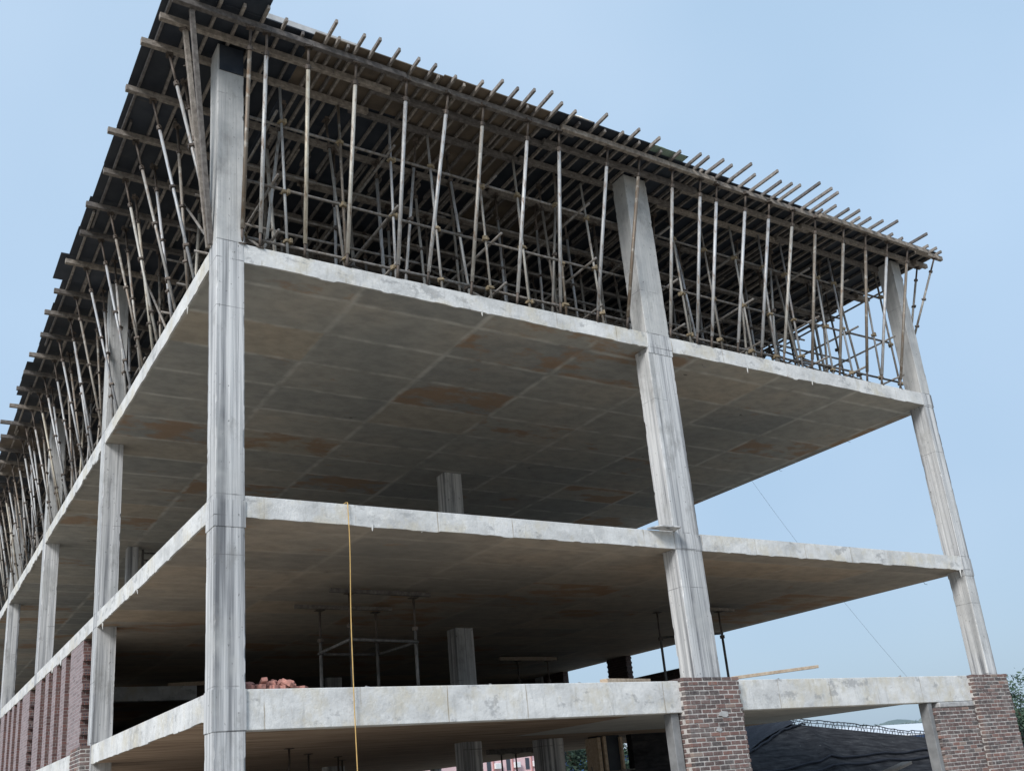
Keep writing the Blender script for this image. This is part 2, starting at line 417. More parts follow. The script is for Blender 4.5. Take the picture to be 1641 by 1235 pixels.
# ------------------------------------------------------------------ mesh helpers
class MB:
    """collects boxes, tubes and prisms that become ONE mesh"""
    def __init__(self):
        self.v, self.f, self.mi, self.tint = [], [], [], []
    def add(self, vs, fs, mi=0, tint=0.0):
        o = len(self.v)
        self.v += [tuple(p) for p in vs]
        for f in fs:
            self.f.append([o + i for i in f])
            self.mi.append(mi)
            self.tint.append(tint)
    def box(self, x0, x1, y0, y1, z0, z1, mi=0, tint=0.0, rot=None, piv=None):
        vs = [Vector((x, y, z)) for z in (z0, z1) for y in (y0, y1) for x in (x0, x1)]
        if rot is not None:
            p = Vector(piv) if piv is not None else Vector(((x0 + x1) / 2, (y0 + y1) / 2, (z0 + z1) / 2))
            vs = [rot @ (v - p) + p for v in vs]
        self.add(vs, [(0, 2, 3, 1), (4, 5, 7, 6), (0, 1, 5, 4), (2, 6, 7, 3), (0, 4, 6, 2), (1, 3, 7, 5)], mi, tint)
    def tube(self, a, b, r, seg=10, mi=0, r2=None):
        a, b = Vector(a), Vector(b)
        d = (b - a).normalized()
        u = d.orthogonal().normalized()
        w = d.cross(u)
        r2 = r if r2 is None else r2
        vs = []
        for p, q in ((a, r), (b, r2)):
            for i in range(seg):
                t = 2 * math.pi * i / seg
                vs.append(p + q * (math.cos(t) * u + math.sin(t) * w))
        fs = [(i, (i + 1) % seg, seg + (i + 1) % seg, seg + i) for i in range(seg)]
        fs += [tuple(range(seg - 1, -1, -1)), tuple(range(seg, 2 * seg))]
        self.add(vs, fs, mi)
    def poly(self, pts, r, seg=8, mi=0):
        """one continuous swept tube"""
        pts = [Vector(p) for p in pts]
        vs = []
        for i, p in enumerate(pts):
            d = (pts[min(i + 1, len(pts) - 1)] - pts[max(i - 1, 0)]).normalized()
            u = d.cross(Vector((0.3, 0.9, 0.2))).normalized()
            w = d.cross(u)
            vs += [p + r * (math.cos(2 * math.pi * k / seg) * u + math.sin(2 * math.pi * k / seg) * w) for k in range(seg)]
        fs = [(i * seg + k, i * seg + (k + 1) % seg, (i + 1) * seg + (k + 1) % seg, (i + 1) * seg + k) for i in range(len(pts) - 1) for k in range(seg)]
        self.add(vs, fs, mi)
    def beam(self, a, b, w, h, mi=0):
        """rectangular bar from a to b"""
        a, b = Vector(a), Vector(b)
        d = (b - a).normalized()
        up = Vector((0, 0, 1)) if abs(d.z) < 0.9 else Vector((0, 1, 0))
        s = d.cross(up).normalized()
        t = s.cross(d)
        vs = [p + s * (i * w / 2) + t * (j * h / 2) for p in (a, b) for i, j in ((-1, -1), (1, -1), (1, 1), (-1, 1))]
        self.add(vs, [(0, 3, 2, 1), (4, 5, 6, 7), (0, 1, 5, 4), (1, 2, 6, 5), (2, 3, 7, 6), (3, 0, 4, 7)], mi)
    def prism(self, pts, y0, y1, mi=0, axis='y'):
        """outline of (u, z) points extruded along an axis"""
        k = len(pts)
        if axis == 'y':
            vs = [(u, y0, z) for u, z in pts] + [(u, y1, z) for u, z in pts]
        else:
            vs = [(y0, u, z) for u, z in pts] + [(y1, u, z) for u, z in pts]
        fs = [tuple(range(k)), tuple(range(2 * k - 1, k - 1, -1))]
        fs += [(i, k + i, k + (i + 1) % k, (i + 1) % k) for i in range(k)]
        self.add(vs, fs, mi)
    def mesh(self, name, mats, bevel=0.0, smooth=False):
        me = bpy.data.meshes.new(name)
        me.from_pydata(self.v, [], self.f)
        for m in (mats if isinstance(mats, (list, tuple)) else [mats]):
            me.materials.append(m)
        for p, i in zip(me.polygons, self.mi):
            p.material_index = i
        if any(self.tint):
            at = me.attributes.new('tint', 'FLOAT', 'FACE')
            at.data.foreach_set('value', self.tint)
        bm = bmesh.new()
        bm.from_mesh(me)
        bmesh.ops.recalc_face_normals(bm, faces=bm.faces)
        if bevel:
            ed = [e for e in bm.edges if len(e.link_faces) == 2 and e.calc_face_angle() > 0.6]
            bmesh.ops.bevel(bm, geom=ed, offset=bevel, segments=1, affect='EDGES', clamp_overlap=True)
        bm.to_mesh(me)
        bm.free()
        if smooth:
            me.polygons.foreach_set('use_smooth', [True] * len(me.polygons))
        return me

def link(name, me, parent=None, loc=(0, 0, 0), rot=None):
    o = bpy.data.objects.new(name, me)
    COL.objects.link(o)
    if parent is not None:
        o.parent = parent
    o.location = loc
    if rot is not None:
        o.rotation_euler = rot
    return o

def tag(o, label=None, cat=None, group=None, kind=None):
    for k, v in (('label', label), ('category', cat), ('group', group), ('kind', kind)):
        if v:
            o[k] = v
    return o

def thing(name, label, cat, loc=(0, 0, 0), group=None, rot=None):
    return tag(link(name, None, None, loc, rot), label, cat, group)

def dup(root, loc, label, rot=None, scale=None, group=None):
    c = root.copy()
    COL.objects.link(c)
    c.location = loc
    if rot is not None:
        c.rotation_mode = 'XYZ'
        c.rotation_euler = rot
    if scale is not None:
        c.scale = scale
    c['label'] = label
    if group:
        c['group'] = group
    for ch in root.children:
        d = ch.copy()
        COL.objects.link(d)
        d.parent = c
        for g in ch.children:
            e = g.copy()
            COL.objects.link(e)
            e.parent = d
    return c

def nth(k):
    return '%d%s' % (k, 'th' if 10 <= k % 100 <= 20 else {1: 'st', 2: 'nd', 3: 'rd'}.get(k % 10, 'th'))

# ------------------------------------------------------------------ ground and far land
g = MB()
g.add([(-1500, -1500, GZ), (1500, -1500, GZ), (1500, 1500, GZ), (-1500, 1500, GZ)], [(0, 1, 2, 3)])
tag(link('ground', g.mesh('ground', M['ground'])), kind='structure')

# ------------------------------------------------------------------ the concrete frame
BX, BY = 22.79, 69.2
bld = thing('unfinished_building', 'unfinished grey concrete frame building with open floors and bare columns', 'building', (0, 0, GZ))
bld_inv = Vector((0, 0, -GZ))

def part(name, mb, mats, bevel=0.0, parent=bld, label=None, smooth=False):
    o = link(name, mb.mesh(name, mats, bevel, smooth), parent, (0, 0, -GZ) if parent is bld else (0, 0, 0))
    if label:
        o['label'] = label
    return o

def jag(k, u, rnd):
    """how far the ragged slurry lip hangs below the soffit at u metres along the edge"""
    return k * (0.5 + 0.5 * math.sin(u * 1.7 + k * 40)) * rnd.random()

def lip(mb, u0, u1, z0, z1, side, amp, fringe=None, seed=1):
    """skin of the slab edge: straight top, ragged bottom"""
    r = random.Random(seed)
    n = int((u1 - u0) / 0.09)
    top, bot = [], []
    low = 0.0
    for i in range(n + 1):
        u = u0 + (u1 - u0) * i / n
        a = amp
        if fringe:
            for f0, f1, fa in fringe:
                if f0 <= u <= f1:
                    a = fa
        if r.random() < 0.4:
            low = r.random() ** 2 * a
        top.append((u, z1 - 0.012 * r.random()))
        bot.append((u, z0 - 0.004 - low))
    for i in range(n):
        q = [bot[i], bot[i + 1], top[i + 1], top[i]]
        if side == 'front':
            mb.prism(q, -0.012, 0.03, 0, 'y')
        else:
            mb.prism(q, -0.012, 0.03, 0, 'x')

def slab(z0, z1, amp, fr_front, fr_left, seed, mats, label):
    mb = MB()
    mb.box(0.0, BX, 0.0, BY, z0, z1)
    me_mi = mb.mi
    for i, f in enumerate(mb.f):
        zs = [mb.v[k][2] for k in f]
        if max(zs) - min(zs) < 1e-6 and abs(zs[0] - z0) < 1e-6:
            me_mi[i] = 1
        elif max(zs) - min(zs) < 1e-6:
            me_mi[i] = 2
    lip(mb, 0.02, BX - 0.02, z0, z1 - 0.01, 'front', amp, fr_front, seed)
    lip(mb, 0.06, BY - 0.02, z0, z1 - 0.01, 'left', amp, fr_left, seed + 5)
    return part('floor_slab', mb, mats, 0, bld, label)

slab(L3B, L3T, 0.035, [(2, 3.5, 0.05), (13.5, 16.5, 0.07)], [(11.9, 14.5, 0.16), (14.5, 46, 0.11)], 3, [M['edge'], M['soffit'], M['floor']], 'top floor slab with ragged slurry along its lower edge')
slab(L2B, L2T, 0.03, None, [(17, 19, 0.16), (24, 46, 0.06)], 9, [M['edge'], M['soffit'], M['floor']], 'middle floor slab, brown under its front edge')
# lowest slab: soffit still shuttered
mb = MB()
mb.box(0.0, BX, 9.0, BY, L1B, -0.006)
mb.box(0.0, 11.75, 0.36, 9.0, L1B, -0.006)
mb.box(11.75, BX, 0.36, 9.0, L1B, -0.006)
mb.mi[0] = mb.mi[6] = 1
mb.mi[12] = 3
mb.mi[1] = mb.mi[7] = mb.mi[13] = 2
lip(mb, 0.38, BY - 0.02, L1B, -0.012, 'left', 0.03, None, 21)
part('floor_slab', mb, [M['edge'], M['low'], M['floor'], M['greysoffit']], 0, bld, 'lowest floor slab with brown shuttered underside')
# deep beam under the front of the lowest floor
mb = MB()
for x0, x1 in ((0.53, 11.0), (11.83, 22.36)):
    mb.box(x0, x1, 0.012, 0.355, L1F, 0.0)
part('edge_beam', mb, [M['edge']], 0.012, bld, 'deep pale front beam of the lowest floor')

def column(x0, x1, y0, y1, z0=GZ, z1=ROOF + 0.143, flags=(), label=None):
    mb = MB()
    r = random.Random(int(x0 * 97 + y0 * 31 + z0 * 7))
    zs, z = [z0], z0
    while z < z1 - 0.12:
        z += r.uniform(0.05, 0.11)
        zs.append(z)
    zs[-1] = z1
    ch = 0.02
    vs = []
    prev = [0.0] * 4
    for z in zs:
        for i, (cx, cy, dx, dy) in enumerate(((x0, y0, 1, 1), (x1, y0, -1, 1), (x1, y1, -1, -1), (x0, y1, 1, -1))):
            if r.random() < 0.45:
                prev[i] = r.random() ** 5 * 0.03
            k = ch * 0.45 + prev[i]
            a, b = (cx + dx * k, cy), (cx, cy + dy * k)
            if i in (0, 2):
                a, b = b, a
            vs += [(a[0], a[1], z), (b[0], b[1], z)]
    fs = []
    for j in range(len(zs) - 1):
        for i in range(8):
            fs.append((j * 8 + i, j * 8 + (i + 1) % 8, j * 8 + 8 + (i + 1) % 8, j * 8 + 8 + i))
    fs += [tuple(range(7, -1, -1)), tuple(range(len(vs) - 8, len(vs)))]
    mb.add(vs, fs)
    e = 0.011
    for a, b in flags:                     # formwork drops: bands standing a finger proud
        mb.box(x0 - e, x1 + e, y0 - e, y1 + e, a, b)
    return part('column', mb, [M['column']], 0, bld, label)

P = -0.022
column(P, 0.535, P, 0.514, flags=((L2B - 0.21, L2B + 0.3), (L1F, 0.0)), label='corner column')
mc = column(11.0, 11.82, P, 0.48, z1=L3B - 0.15, flags=((L2B - 0.02, L2T - 0.04),))
column(11.05, 11.83, P, 0.50, z0=L3B - 0.16, flags=((L3B - 0.17, L3B + 0.1),))
column(22.36, 22.80, P, 0.52, flags=((L2B - 0.18, L2T - 0.06), (L3B - 0.05, L3T - 0.02)))
for k, (ya, yb) in enumerate(((11.08, 11.65), (22.6, 23.2), (34.1, 34.7), (45.5, 46.1), (57.0, 57.6), (68.5, 69.1))):
    if k:
        column(0.26, 0.62, ya, yb, GZ, L2B - 0.01)
        column(P, 0.50, ya, yb, L2B - 0.02)
    else:
        column(P, 0.50, ya, yb)
    column(22.36, 22.79, ya, yb)
    column(10.95 if k else 10.8, 11.72 if k else 11.46, ya - 0.62, yb - 0.62)
column(3.0, 3.4, 22.45, 22.95, L2T, L3B)
# dark shutter board still fixed to the head of the corner column, and a leftover ledge beside the middle one
mb = MB()
mb.box(0.012, 0.525, -0.052, -0.024, 12.93, ROOF + 0.13)
part('shutter_board', mb, [M['ply']], 0.004, bld, 'dark shutter board at the head of the corner column')
mb = MB()
mb.add([(10.18, -0.014, 3.53), (10.33, -0.33, 3.53), (10.95, -0.36, 3.53), (11.05, -0.014, 3.53),
        (10.18, -0.014, 3.56), (10.33, -0.33, 3.56), (10.95, -0.36, 3.56), (11.05, -0.014, 3.56)],
       [(3, 2, 1, 0), (4, 5, 6, 7), (0, 1, 5, 4), (1, 2, 6, 5), (2, 3, 7, 6), (3, 0, 4, 7)])
part('concrete_ledge', mb, [M['column']], 0.0, bld)
mb = MB()
mb.box(0.7, 4.9, 19.2, 19.6, 2.02, 2.52)
part('landing_beam', mb, [M['edge']], 0.01, bld)

# ------------------------------------------------------------------ brick piers at the foot of the columns (real bricks)
def brick_pier(name, label, x0, x1, y0, y1, ztop, zbot, seed, rag_left=0.0, rag_right=0.0, faces='fl'):
    r = random.Random(seed)
    mo, br = MB(), MB()
    k = 0.012
    mo.box(x0 + k, x1 - k, y0 + k, y1, zbot, ztop - 0.012)
    rows = int((ztop - zbot) / BH)
    for j in range(rows):
        zt = ztop - j * BH
        zb = zt - BH + MJ
        off = (j % 2) * BL / 2
        xs = x0 - off
        first = True
        while xs < x1 - 0.02:
            a, b = max(xs, x0), min(xs + BL - MJ, x1)
            if first and rag_left:
                a -= r.random() * rag_left * (j % 2)
            first = False
            if b - a > 0.04:
                d = r.gauss(0, 0.0035)
                if b >= x1 - 0.001:
                    b += (r.random() - 0.4) * rag_right
                rt = Euler((0, r.gauss(0, 0.01), r.gauss(0, 0.012))).to_matrix()
                br.box(a, b, y0 + d, y0 + 0.12, zb + r.gauss(0, 0.003), zt + r.gauss(0, 0.003), 0, max(0.02, min(1, r.gauss(0.42, 0.25))), rt)
            xs += BL
        for side, xx in (('l', x0), ('r', x1)):
            if side not in faces:
                continue
            ys = y0 + 0.13 + (0.1 if j % 2 else -0.02)
            while ys < y1 - 0.03:
                d = r.gauss(0, 0.003)
                q = min(ys + BL - MJ, y1 - 0.002)
                xa, xb = (xx + d, xx + 0.11) if side == 'l' else (xx - 0.11, xx + d)
                br.box(xa, xb, ys, q, zb, zt, 0, max(0.02, min(1, r.gauss(0.42, 0.25))))
                ys += BL
    root = thing(name, label, 'brick pier', (0, 0, 0))
    link('mortar', mo.mesh('pier_mortar', M['mortar']), root)
    link('brickwork', br.mesh('pier_brickwork', M['brick'], 0.006), root)
    return root

p1 = brick_pier('brick_pier', 'red brick pier facing the middle column of the front', 10.50, 12.20, -0.17, 0.35, 0.05, GZ, 4, 0.0, 0.05, 'lr')
for (x, z, w, h) in ((11.55, -0.78, 0.34, 0.16), (11.35, -1.12, 0.2, 0.1)):
    r = random.Random(int(w * 100))
    pts = [(x + w / 2 * math.cos(t) * r.uniform(0.6, 1.1), z + h / 2 * math.sin(t) * r.uniform(0.6, 1.1)) for t in [i * 0.5236 for i in range(12)]]
    sm = MB()
    sm.prism(pts, -0.186, -0.12)
    link('mortar_smear', sm.mesh('mortar_smear', M['plaster']), p1)
brick_pier('brick_pier', 'tall red brick pier under the right end column beside the tree', 21.34, 22.98, -0.17, 0.40, 0.0, GZ, 8, 0.0, 0.05, 'l')
brick_pier('brick_pier', 'brick pier under the first column back along the left side', -0.26, 0.0, 11.25, 12.85, 0.0, GZ, 15, 0.0, 0.0, 'l')
w = brick_pier('brick_wall', 'low brick infill wall left of the right end pier under the beam', 19.55, 21.32, -0.03, 0.30, -0.86, GZ, 19, 0.06, 0.0, 'l')
w['category'] = 'brick wall'
sm = MB()
sm.box(19.75, 21.3, -0.042, 0.25, -0.85, L1F - 0.012)
link('mortar_bed', sm.mesh('mortar_bed', M['plaster'], 0.02), w)
mb = MB()
mb.box(19.36, 19.53, 0.05, 0.34, GZ, L1F - 0.004)
jp = part('door_post', mb, [M['post']], 0.01, bld)
mb = MB()
mb.box(10.24, 10.46, 0.10, 0.36, GZ, L1F - 0.004)
part('door_post', mb, [M['post']], 0.01, bld)

mb = MB()
mb.box(0.4, 12.0, 0.4, BY - 1, GZ - 0.1, GZ + 0.04)
part('added_dark_slab', mb, [M['darkfloor']])  # dark slab added to cut light bounced up into the ground floor
# ------------------------------------------------------------------ brick walls with narrow window slots down the left side
def slot_wall(y0, y1, label, seed):
    r = random.Random(seed)
    root = thing('brick_wall', label, 'brick wall', (0, 0, 0))
    mb = MB()
    zt = L2B - 0.03
    edges = [(y0 + 0.12, y0 + 2.25)]
    for a, b in ((3.12, 3.95), (4.95, 5.72), (6.6, 7.4), (8.4, 9.86)):
        edges.append((y0 + a, min(y0 + b, y1)))
    for a, b in edges:
        mb.box(0.0, 0.36, a, b, 0.0, zt)
    mb.box(0.33, 0.42, y0 + 2.2, y1 - 0.3, 0.0, zt - 0.002)
    # toothed end where a tie column is still to be cast
    j = 0
    z = 0.02
    while z < zt - 0.2:
        if j % 2 == 0:
            mb.box(0.004, 0.356, y0, y0 + 0.2, z, z + 0.19)
        z += 0.205
        j += 1
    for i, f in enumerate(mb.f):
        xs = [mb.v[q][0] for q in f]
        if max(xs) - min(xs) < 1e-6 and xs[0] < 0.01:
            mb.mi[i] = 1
    link('brickwork', mb.mesh('slot_wall_brickwork', [M['wall'], M['litsmeared']], 0.0), root)
    ho = MB()
    z, j = 0.02, 0
    while z < zt - 0.2:
        if j % 2 == 0:
            for xx in (0.06, 0.13, 0.20, 0.27):
                for dz in (0.035, 0.12):
                    ho.box(xx, xx + 0.03, y0 - 0.004, y0 + 0.01, z + dz, z + dz + 0.035)
        z += 0.205
        j += 1
    link('brick_core_holes', ho.mesh('brick_core_holes', M['glass']), root)
    return root
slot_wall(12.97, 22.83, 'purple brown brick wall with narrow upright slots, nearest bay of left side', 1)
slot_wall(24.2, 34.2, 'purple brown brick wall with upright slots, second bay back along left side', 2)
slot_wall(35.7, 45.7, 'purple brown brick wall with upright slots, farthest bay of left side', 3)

def plain_wall(name, label, x0, x1, y0, y1, z0, z1, mat='darkwall', teeth=False):
    mb = MB()
    mb.box(x0, x1, y0, y1, z0, z1)
    if teeth:
        z, j = z0, 0
        while z < z1 - 0.12:
            if j % 2:
                mb.box(x0 + 0.004, x1 - 0.004, y0 - 0.045, y0 + 0.02, z, z + 0.09)
                mb.box(x0 + 0.004, x1 - 0.004, y1 - 0.02, y1 + 0.045, z, z + 0.09)
            z += 0.1025
            j += 1
    return tag(link(name, mb.mesh(name, M[mat])), label, 'brick wall')
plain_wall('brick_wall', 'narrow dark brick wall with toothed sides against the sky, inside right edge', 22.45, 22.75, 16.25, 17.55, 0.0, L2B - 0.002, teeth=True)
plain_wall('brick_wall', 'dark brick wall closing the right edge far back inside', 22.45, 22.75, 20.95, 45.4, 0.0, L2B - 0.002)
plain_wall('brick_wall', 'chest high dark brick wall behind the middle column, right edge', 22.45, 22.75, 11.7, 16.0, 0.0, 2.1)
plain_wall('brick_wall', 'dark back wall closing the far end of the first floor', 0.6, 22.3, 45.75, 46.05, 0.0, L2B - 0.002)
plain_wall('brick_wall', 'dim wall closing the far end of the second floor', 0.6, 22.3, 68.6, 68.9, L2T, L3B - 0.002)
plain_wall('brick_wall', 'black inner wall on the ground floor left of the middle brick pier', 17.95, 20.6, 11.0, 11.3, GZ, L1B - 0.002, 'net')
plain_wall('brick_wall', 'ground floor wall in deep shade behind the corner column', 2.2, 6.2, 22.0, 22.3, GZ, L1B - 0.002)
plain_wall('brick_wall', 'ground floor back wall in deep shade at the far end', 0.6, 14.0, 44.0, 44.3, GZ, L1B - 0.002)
mb = MB()
mb.box(14.13, 15.0, 11.0, 11.6, GZ, L1B - 0.002)
part('column', mb, [M['column']], 0.012)

# a column still in its formwork on the ground floor
fc = thing('formwork_column', 'ground floor column still boxed in dark boards and pale studs', 'formwork', (16.9, 11.3, GZ))
mb = MB(); mb.box(-0.42, 0.5, -0.3, 0.3, 0, L1B - GZ - 0.004); link('shutter_board', mb.mesh('shutter_board', M['ply'], 0.01), fc)
mb = MB()
mb.box(-0.56, -0.42, -0.42, -0.30, 0, L1B - GZ - 0.06); mb.box(-0.30, -0.18, -0.42, -0.30, 0, L1B - GZ - 0.03); mb.box(0.44, 0.54, -0.42, -0.30, 0, L1B - GZ - 0.08)
mb.box(-0.56, -0.42, -0.3, 0.3, 0, L1B - GZ - 0.06)
link('stud', mb.mesh('stud', M['pale'], 0.006), fc)
mb = MB()
for z in (1.0, 2.45):
    mb.tube((-1.0, -0.46, z), (0.9, -0.46, z + 0.04), 0.035)
    mb.tube((-0.95, -0.46, z - 0.28), (-0.95, -0.46, z + 0.22), 0.02)
link('clamp_tube', mb.mesh('clamp_tube', M['dark']), fc)
mb = MB(); mb.tube((18.55, 10.8, GZ), (19.05, 10.9, -1.9), 0.05)
tag(link('raking_tube', mb.mesh('raking_tube', M['dark'])), 'dark tube leaning before the black ground floor wall', 'steel tube')

# ------------------------------------------------------------------ roof formwork
# bearers run along X, joists run along Y on top of them, plywood sheets lie on the joists
ZB0, ZB1 = ROOF, ROOF + 0.145
ZJ0, ZJ1 = ZB1 + 0.003, ZB1 + 0.104
ZD0, ZD1 = ZJ1 + 0.003, ZJ1 + 0.035

bearer_rows = [(-0.93, -1.2), (-0.27, -1.31), (0.58, -1.49), (2.16, -1.47), (3.79, -1.54), (5.43, -1.33), (7.06, -1.46), (8.5, -1.37), (10.2, -1.48), (12.08, -1.51), (13.57, -1.57), (15.23, -1.47), (16.9, -1.6), (18.46, -1.59), (19.99, -1.64), (21.75, -1.68), (23.58, -1.81)]
yy = 25.2
while yy < 46:
    bearer_rows.append((yy, -1.6 + RND.uniform(-0.15, 0.1)))
    yy += 1.62
def bar_mesh(name, L, w, h, mat, seed):
    r = random.Random(seed)
    mb = MB()
    n = 5
    for i in range(n):
        pass
    mb.box(0, L, -w / 2, w / 2, 0, h)
    return mb.mesh(name, mat, 0.008)
BM = {L: bar_mesh('timber_bearer', L, 0.115, 0.145, M['bearer'], 1) for L in (5.2,)}
for k, (y, xe) in enumerate(bearer_rows):
    x, s = xe, 0
    xmax = 23.9 if y < 13 else 8.0
    while x < xmax - 0.6:
        L = min(5.2, xmax + RND.uniform(-0.25, 0.1) - x) if xmax - x < 5.6 else 5.2
        o = link('timber_bearer', BM[5.2])
        o.location = (x, y + (0.06 if s % 2 else -0.06) * (0 if k == 0 and s == 0 else 1), ZB0 + (0.0015 * (s % 2)))
        o.scale = (L / 5.2, 1, 1)
        o.rotation_euler = (0, 0, RND.gauss(0, 0.003))
        if s == 0 and k > 0:
            tag(o, 'timber bearer with its cut end past the left roof edge, %s back from the corner' % nth(k), 'timber beam', 'bearers ending past the left roof edge')
        elif k == 0:
            tag(o, 'weathered bearer along the front eaves over the leaning props, %s from the corner' % nth(s + 1), 'timber beam', 'bearers along the front eaves')
        else:
            tag(o, 'brown timber bearer under the roof joists, inside the edges', 'timber beam', 'inner bearers under the roof joists')
        x += L - 0.45
        s += 1

# joists: the front tips were read off the photograph's roof edge and stand where they really are
tips = [(-1.18, -1.05), (-0.72, -1.3), (-0.28, -1.2), (0.18, -1.3), (0.63, -1.46), (1.07, -1.28), (1.51, -1.06), (2.02, -1.71), (2.26, -1.23), (2.52, -1.16), (2.71, -1.59), (3.06, -1.58), (3.57, -1.53), (4.09, -1.5), (4.52, -1.47), (5.11, -1.36), (5.76, -1.46), (6.17, -1.69), (6.63, -1.59), (7.02, -1.73), (7.45, -1.82), (7.89, -1.68), (8.37, -1.56), (9.16, -1.78), (9.97, -1.4), (10.28, -1.65), (10.62, -1.3), (10.99, -1.66), (11.88, -1.41), (12.47, -1.58), (12.76, -1.62), (13.23, -1.7), (13.62, -1.54), (14.08, -1.81), (14.55, -1.5), (15.02, -1.9), (15.49, -1.59), (15.87, -1.64), (16.16, -1.73), (16.61, -2.02), (17.16, -1.98), (17.51, -1.96), (18.01, -1.49), (18.53, -1.49), (18.91, -1.6), (19.6, -1.47), (20.1, -1.53), (20.56, -1.67), (21.07, -1.13), (22.14, -1.6), (22.84, -1.13), (23.25, -1.19), (23.62, -1.07)]
tips += [(4.75, -1.15), (5.42, -1.2), (9.5, -1.3), (11.4, -1.2), (17.8, -1.15), (19.25, -1.3), (21.6, -1.05), (8.72, -1.25), (7.2, -1.2), (13.0, -1.1)]
tips.sort()
JL = 4.9
jm = MB(); jm.box(-0.029, 0.029, 0, JL, 0, 0.095)
JM = jm.mesh('timber_joist', M['joist'], 0.007)
nj = 0
for k, (x, y) in enumerate(tips):
    o = link('timber_joist', JM, None, (x, y + RND.uniform(-0.05, 0.05), ZJ0), (0, 0, RND.gauss(0, 0.011)))
    tag(o, 'sawn joist end over the front roof edge, %s of the row from the left corner' % nth(k + 1), 'timber joist', 'joists ending over the front roof edge')
    for s in range(1, 3):
        yy = y + s * (JL - 0.7) + RND.uniform(-0.25, 0.25)
        o = link('timber_joist', JM, None, (x + (0.088 if s % 2 else 0.0), yy, ZJ0 + 0.0012 * (s % 2)), (0, 0, RND.gauss(0, 0.004)))
        tag(o, 'brown timber joist lying on the bearers behind the front edge', 'timber joist', 'inner joists under the roof sheets')
for x in (-1.15, -0.7, -0.25, 0.2, 0.65, 1.1, 1.55, 2.0, 2.5):
    yy = 11.0 + RND.uniform(-0.3, 0.3)
    s = 0
    while yy < 44:
        o = link('timber_joist', JM, None, (x + 0.09 * (s % 2), yy, ZJ0 + 0.0012 * (s % 2)), (0, 0, RND.gauss(0, 0.004)))
        tag(o, 'brown timber joist under the left roof edge beyond the second column', 'timber joist', 'joists under the left roof edge')
        yy += JL - 0.5
        s += 1

# plywood sheets
SX, SY = 3.125, 1.57
pm = MB(); pm.box(0, SX - 0.006, 0, SY - 0.006, 0, 0.03)
PM = pm.mesh('plywood_sheet', M['ply'], 0.003)
PB = pm.mesh('plywood_sheet', M['plybrown'], 0.003)
rows = int((BY + 1.2) / SY) + 1
fc_n = lc_n = 0
for j in range(rows):
    for i in range(8):
        x, y = -1.36 + i * SX, -0.95 + j * SY
        sy = 1.0
        if j == 0:
            dy = (-0.08, -0.17, -0.22, -0.32, -0.06, 0.06, 0.08, 0.06)[i]
            y += dy
            sy = (SY - dy) / SY
        sx = 1.0
        if i == 0:
            dx = RND.uniform(-0.06, 0.06)
            if j in (7, 12, 13, 17):
                dx = -RND.uniform(0.16, 0.28)
            x += dx
            sx = (SX - dx) / SX
        brown = (i, j) in ((1, 0), (2, 1), (3, 2), (2, 0)) or RND.random() < 0.06
        o = link('plywood_sheet', PB if brown else PM, None, (x, y, ZD0 + (0.0 if j else 0.001)))
        o.scale = (sx, sy, 1)
        tone = 'brown' if brown else 'black'
        if j == 0:
            tag(o, '%s plywood sheet at the front roof edge, %s from the left corner' % (tone, nth(i + 1)), 'plywood sheet', 'roof sheets along the front edge')
        elif i == 0:
            tag(o, '%s plywood sheet at the left roof edge, %s back from the corner' % (tone, nth(j)), 'plywood sheet', 'roof sheets along the left edge')
        else:
            tag(o, 'plywood sheet seen from below between the joists, inside the roof edges', 'plywood sheet', 'inner roof sheets')
mb = MB(); mb.box(-0.95, 0.68, -1.52, -0.7, ZD1 + 0.004, ZD1 + 0.034)
tag(link('plywood_sheet', mb.mesh('plywood_sheet', M['ply'], 0.004)), 'dark loose sheet sticking out over the left front roof corner', 'plywood sheet')
mb = MB(); mb.box(0.72, 2.85, -1.02, -0.97, ZD1 + 0.004, ZD1 + 0.15)
tag(link('edge_board', mb.mesh('edge_board', M['greyboard'], 0.004)), 'pale upright edge strip on the roof near the left front corner', 'edge board')
def crumple(name, label, cat, x0, x1, y0, y1, z, h, mat, seed, nx=14, ny=6):
    r = random.Random(seed)
    mb = MB()
    vs = []
    for j in range(ny + 1):
        for i in range(nx + 1):
            u, v = i / nx, j / ny
            hh = h * math.sin(math.pi * min(1, max(0, u))) ** 0.6 * math.sin(math.pi * v) ** 0.6 * r.uniform(0.5, 1.1)
            vs.append((x0 + (x1 - x0) * u, y0 + (y1 - y0) * v, z + hh))
    k = len(vs)
    vs += [(a, b, z) for a, b, c in vs]
    W = nx + 1
    fs = []
    for j in range(ny):
        for i in range(nx):
            a = j * W + i
            fs.append((a, a + 1, a + W + 1, a + W))
            fs.append((k + a + W, k + a + W + 1, k + a + 1, k + a))
    mb.add(vs, fs)
    return tag(link(name, mb.mesh(name, mat)), label, cat)
crumple('cement_sack', 'crumpled pale sack lying on the roof edge above the props', 'sack', 8.45, 9.15, -1.3, -0.75, ZD1 + 0.004, 0.22, M['cloth'], 3)
crumple('mesh_cloth', 'green mesh cloth lying along the roof edge above the middle column', 'cloth', 10.3, 12.35, -1.25, -0.7, ZD1 + 0.004, 0.16, M['greennet'], 5, 24, 6)

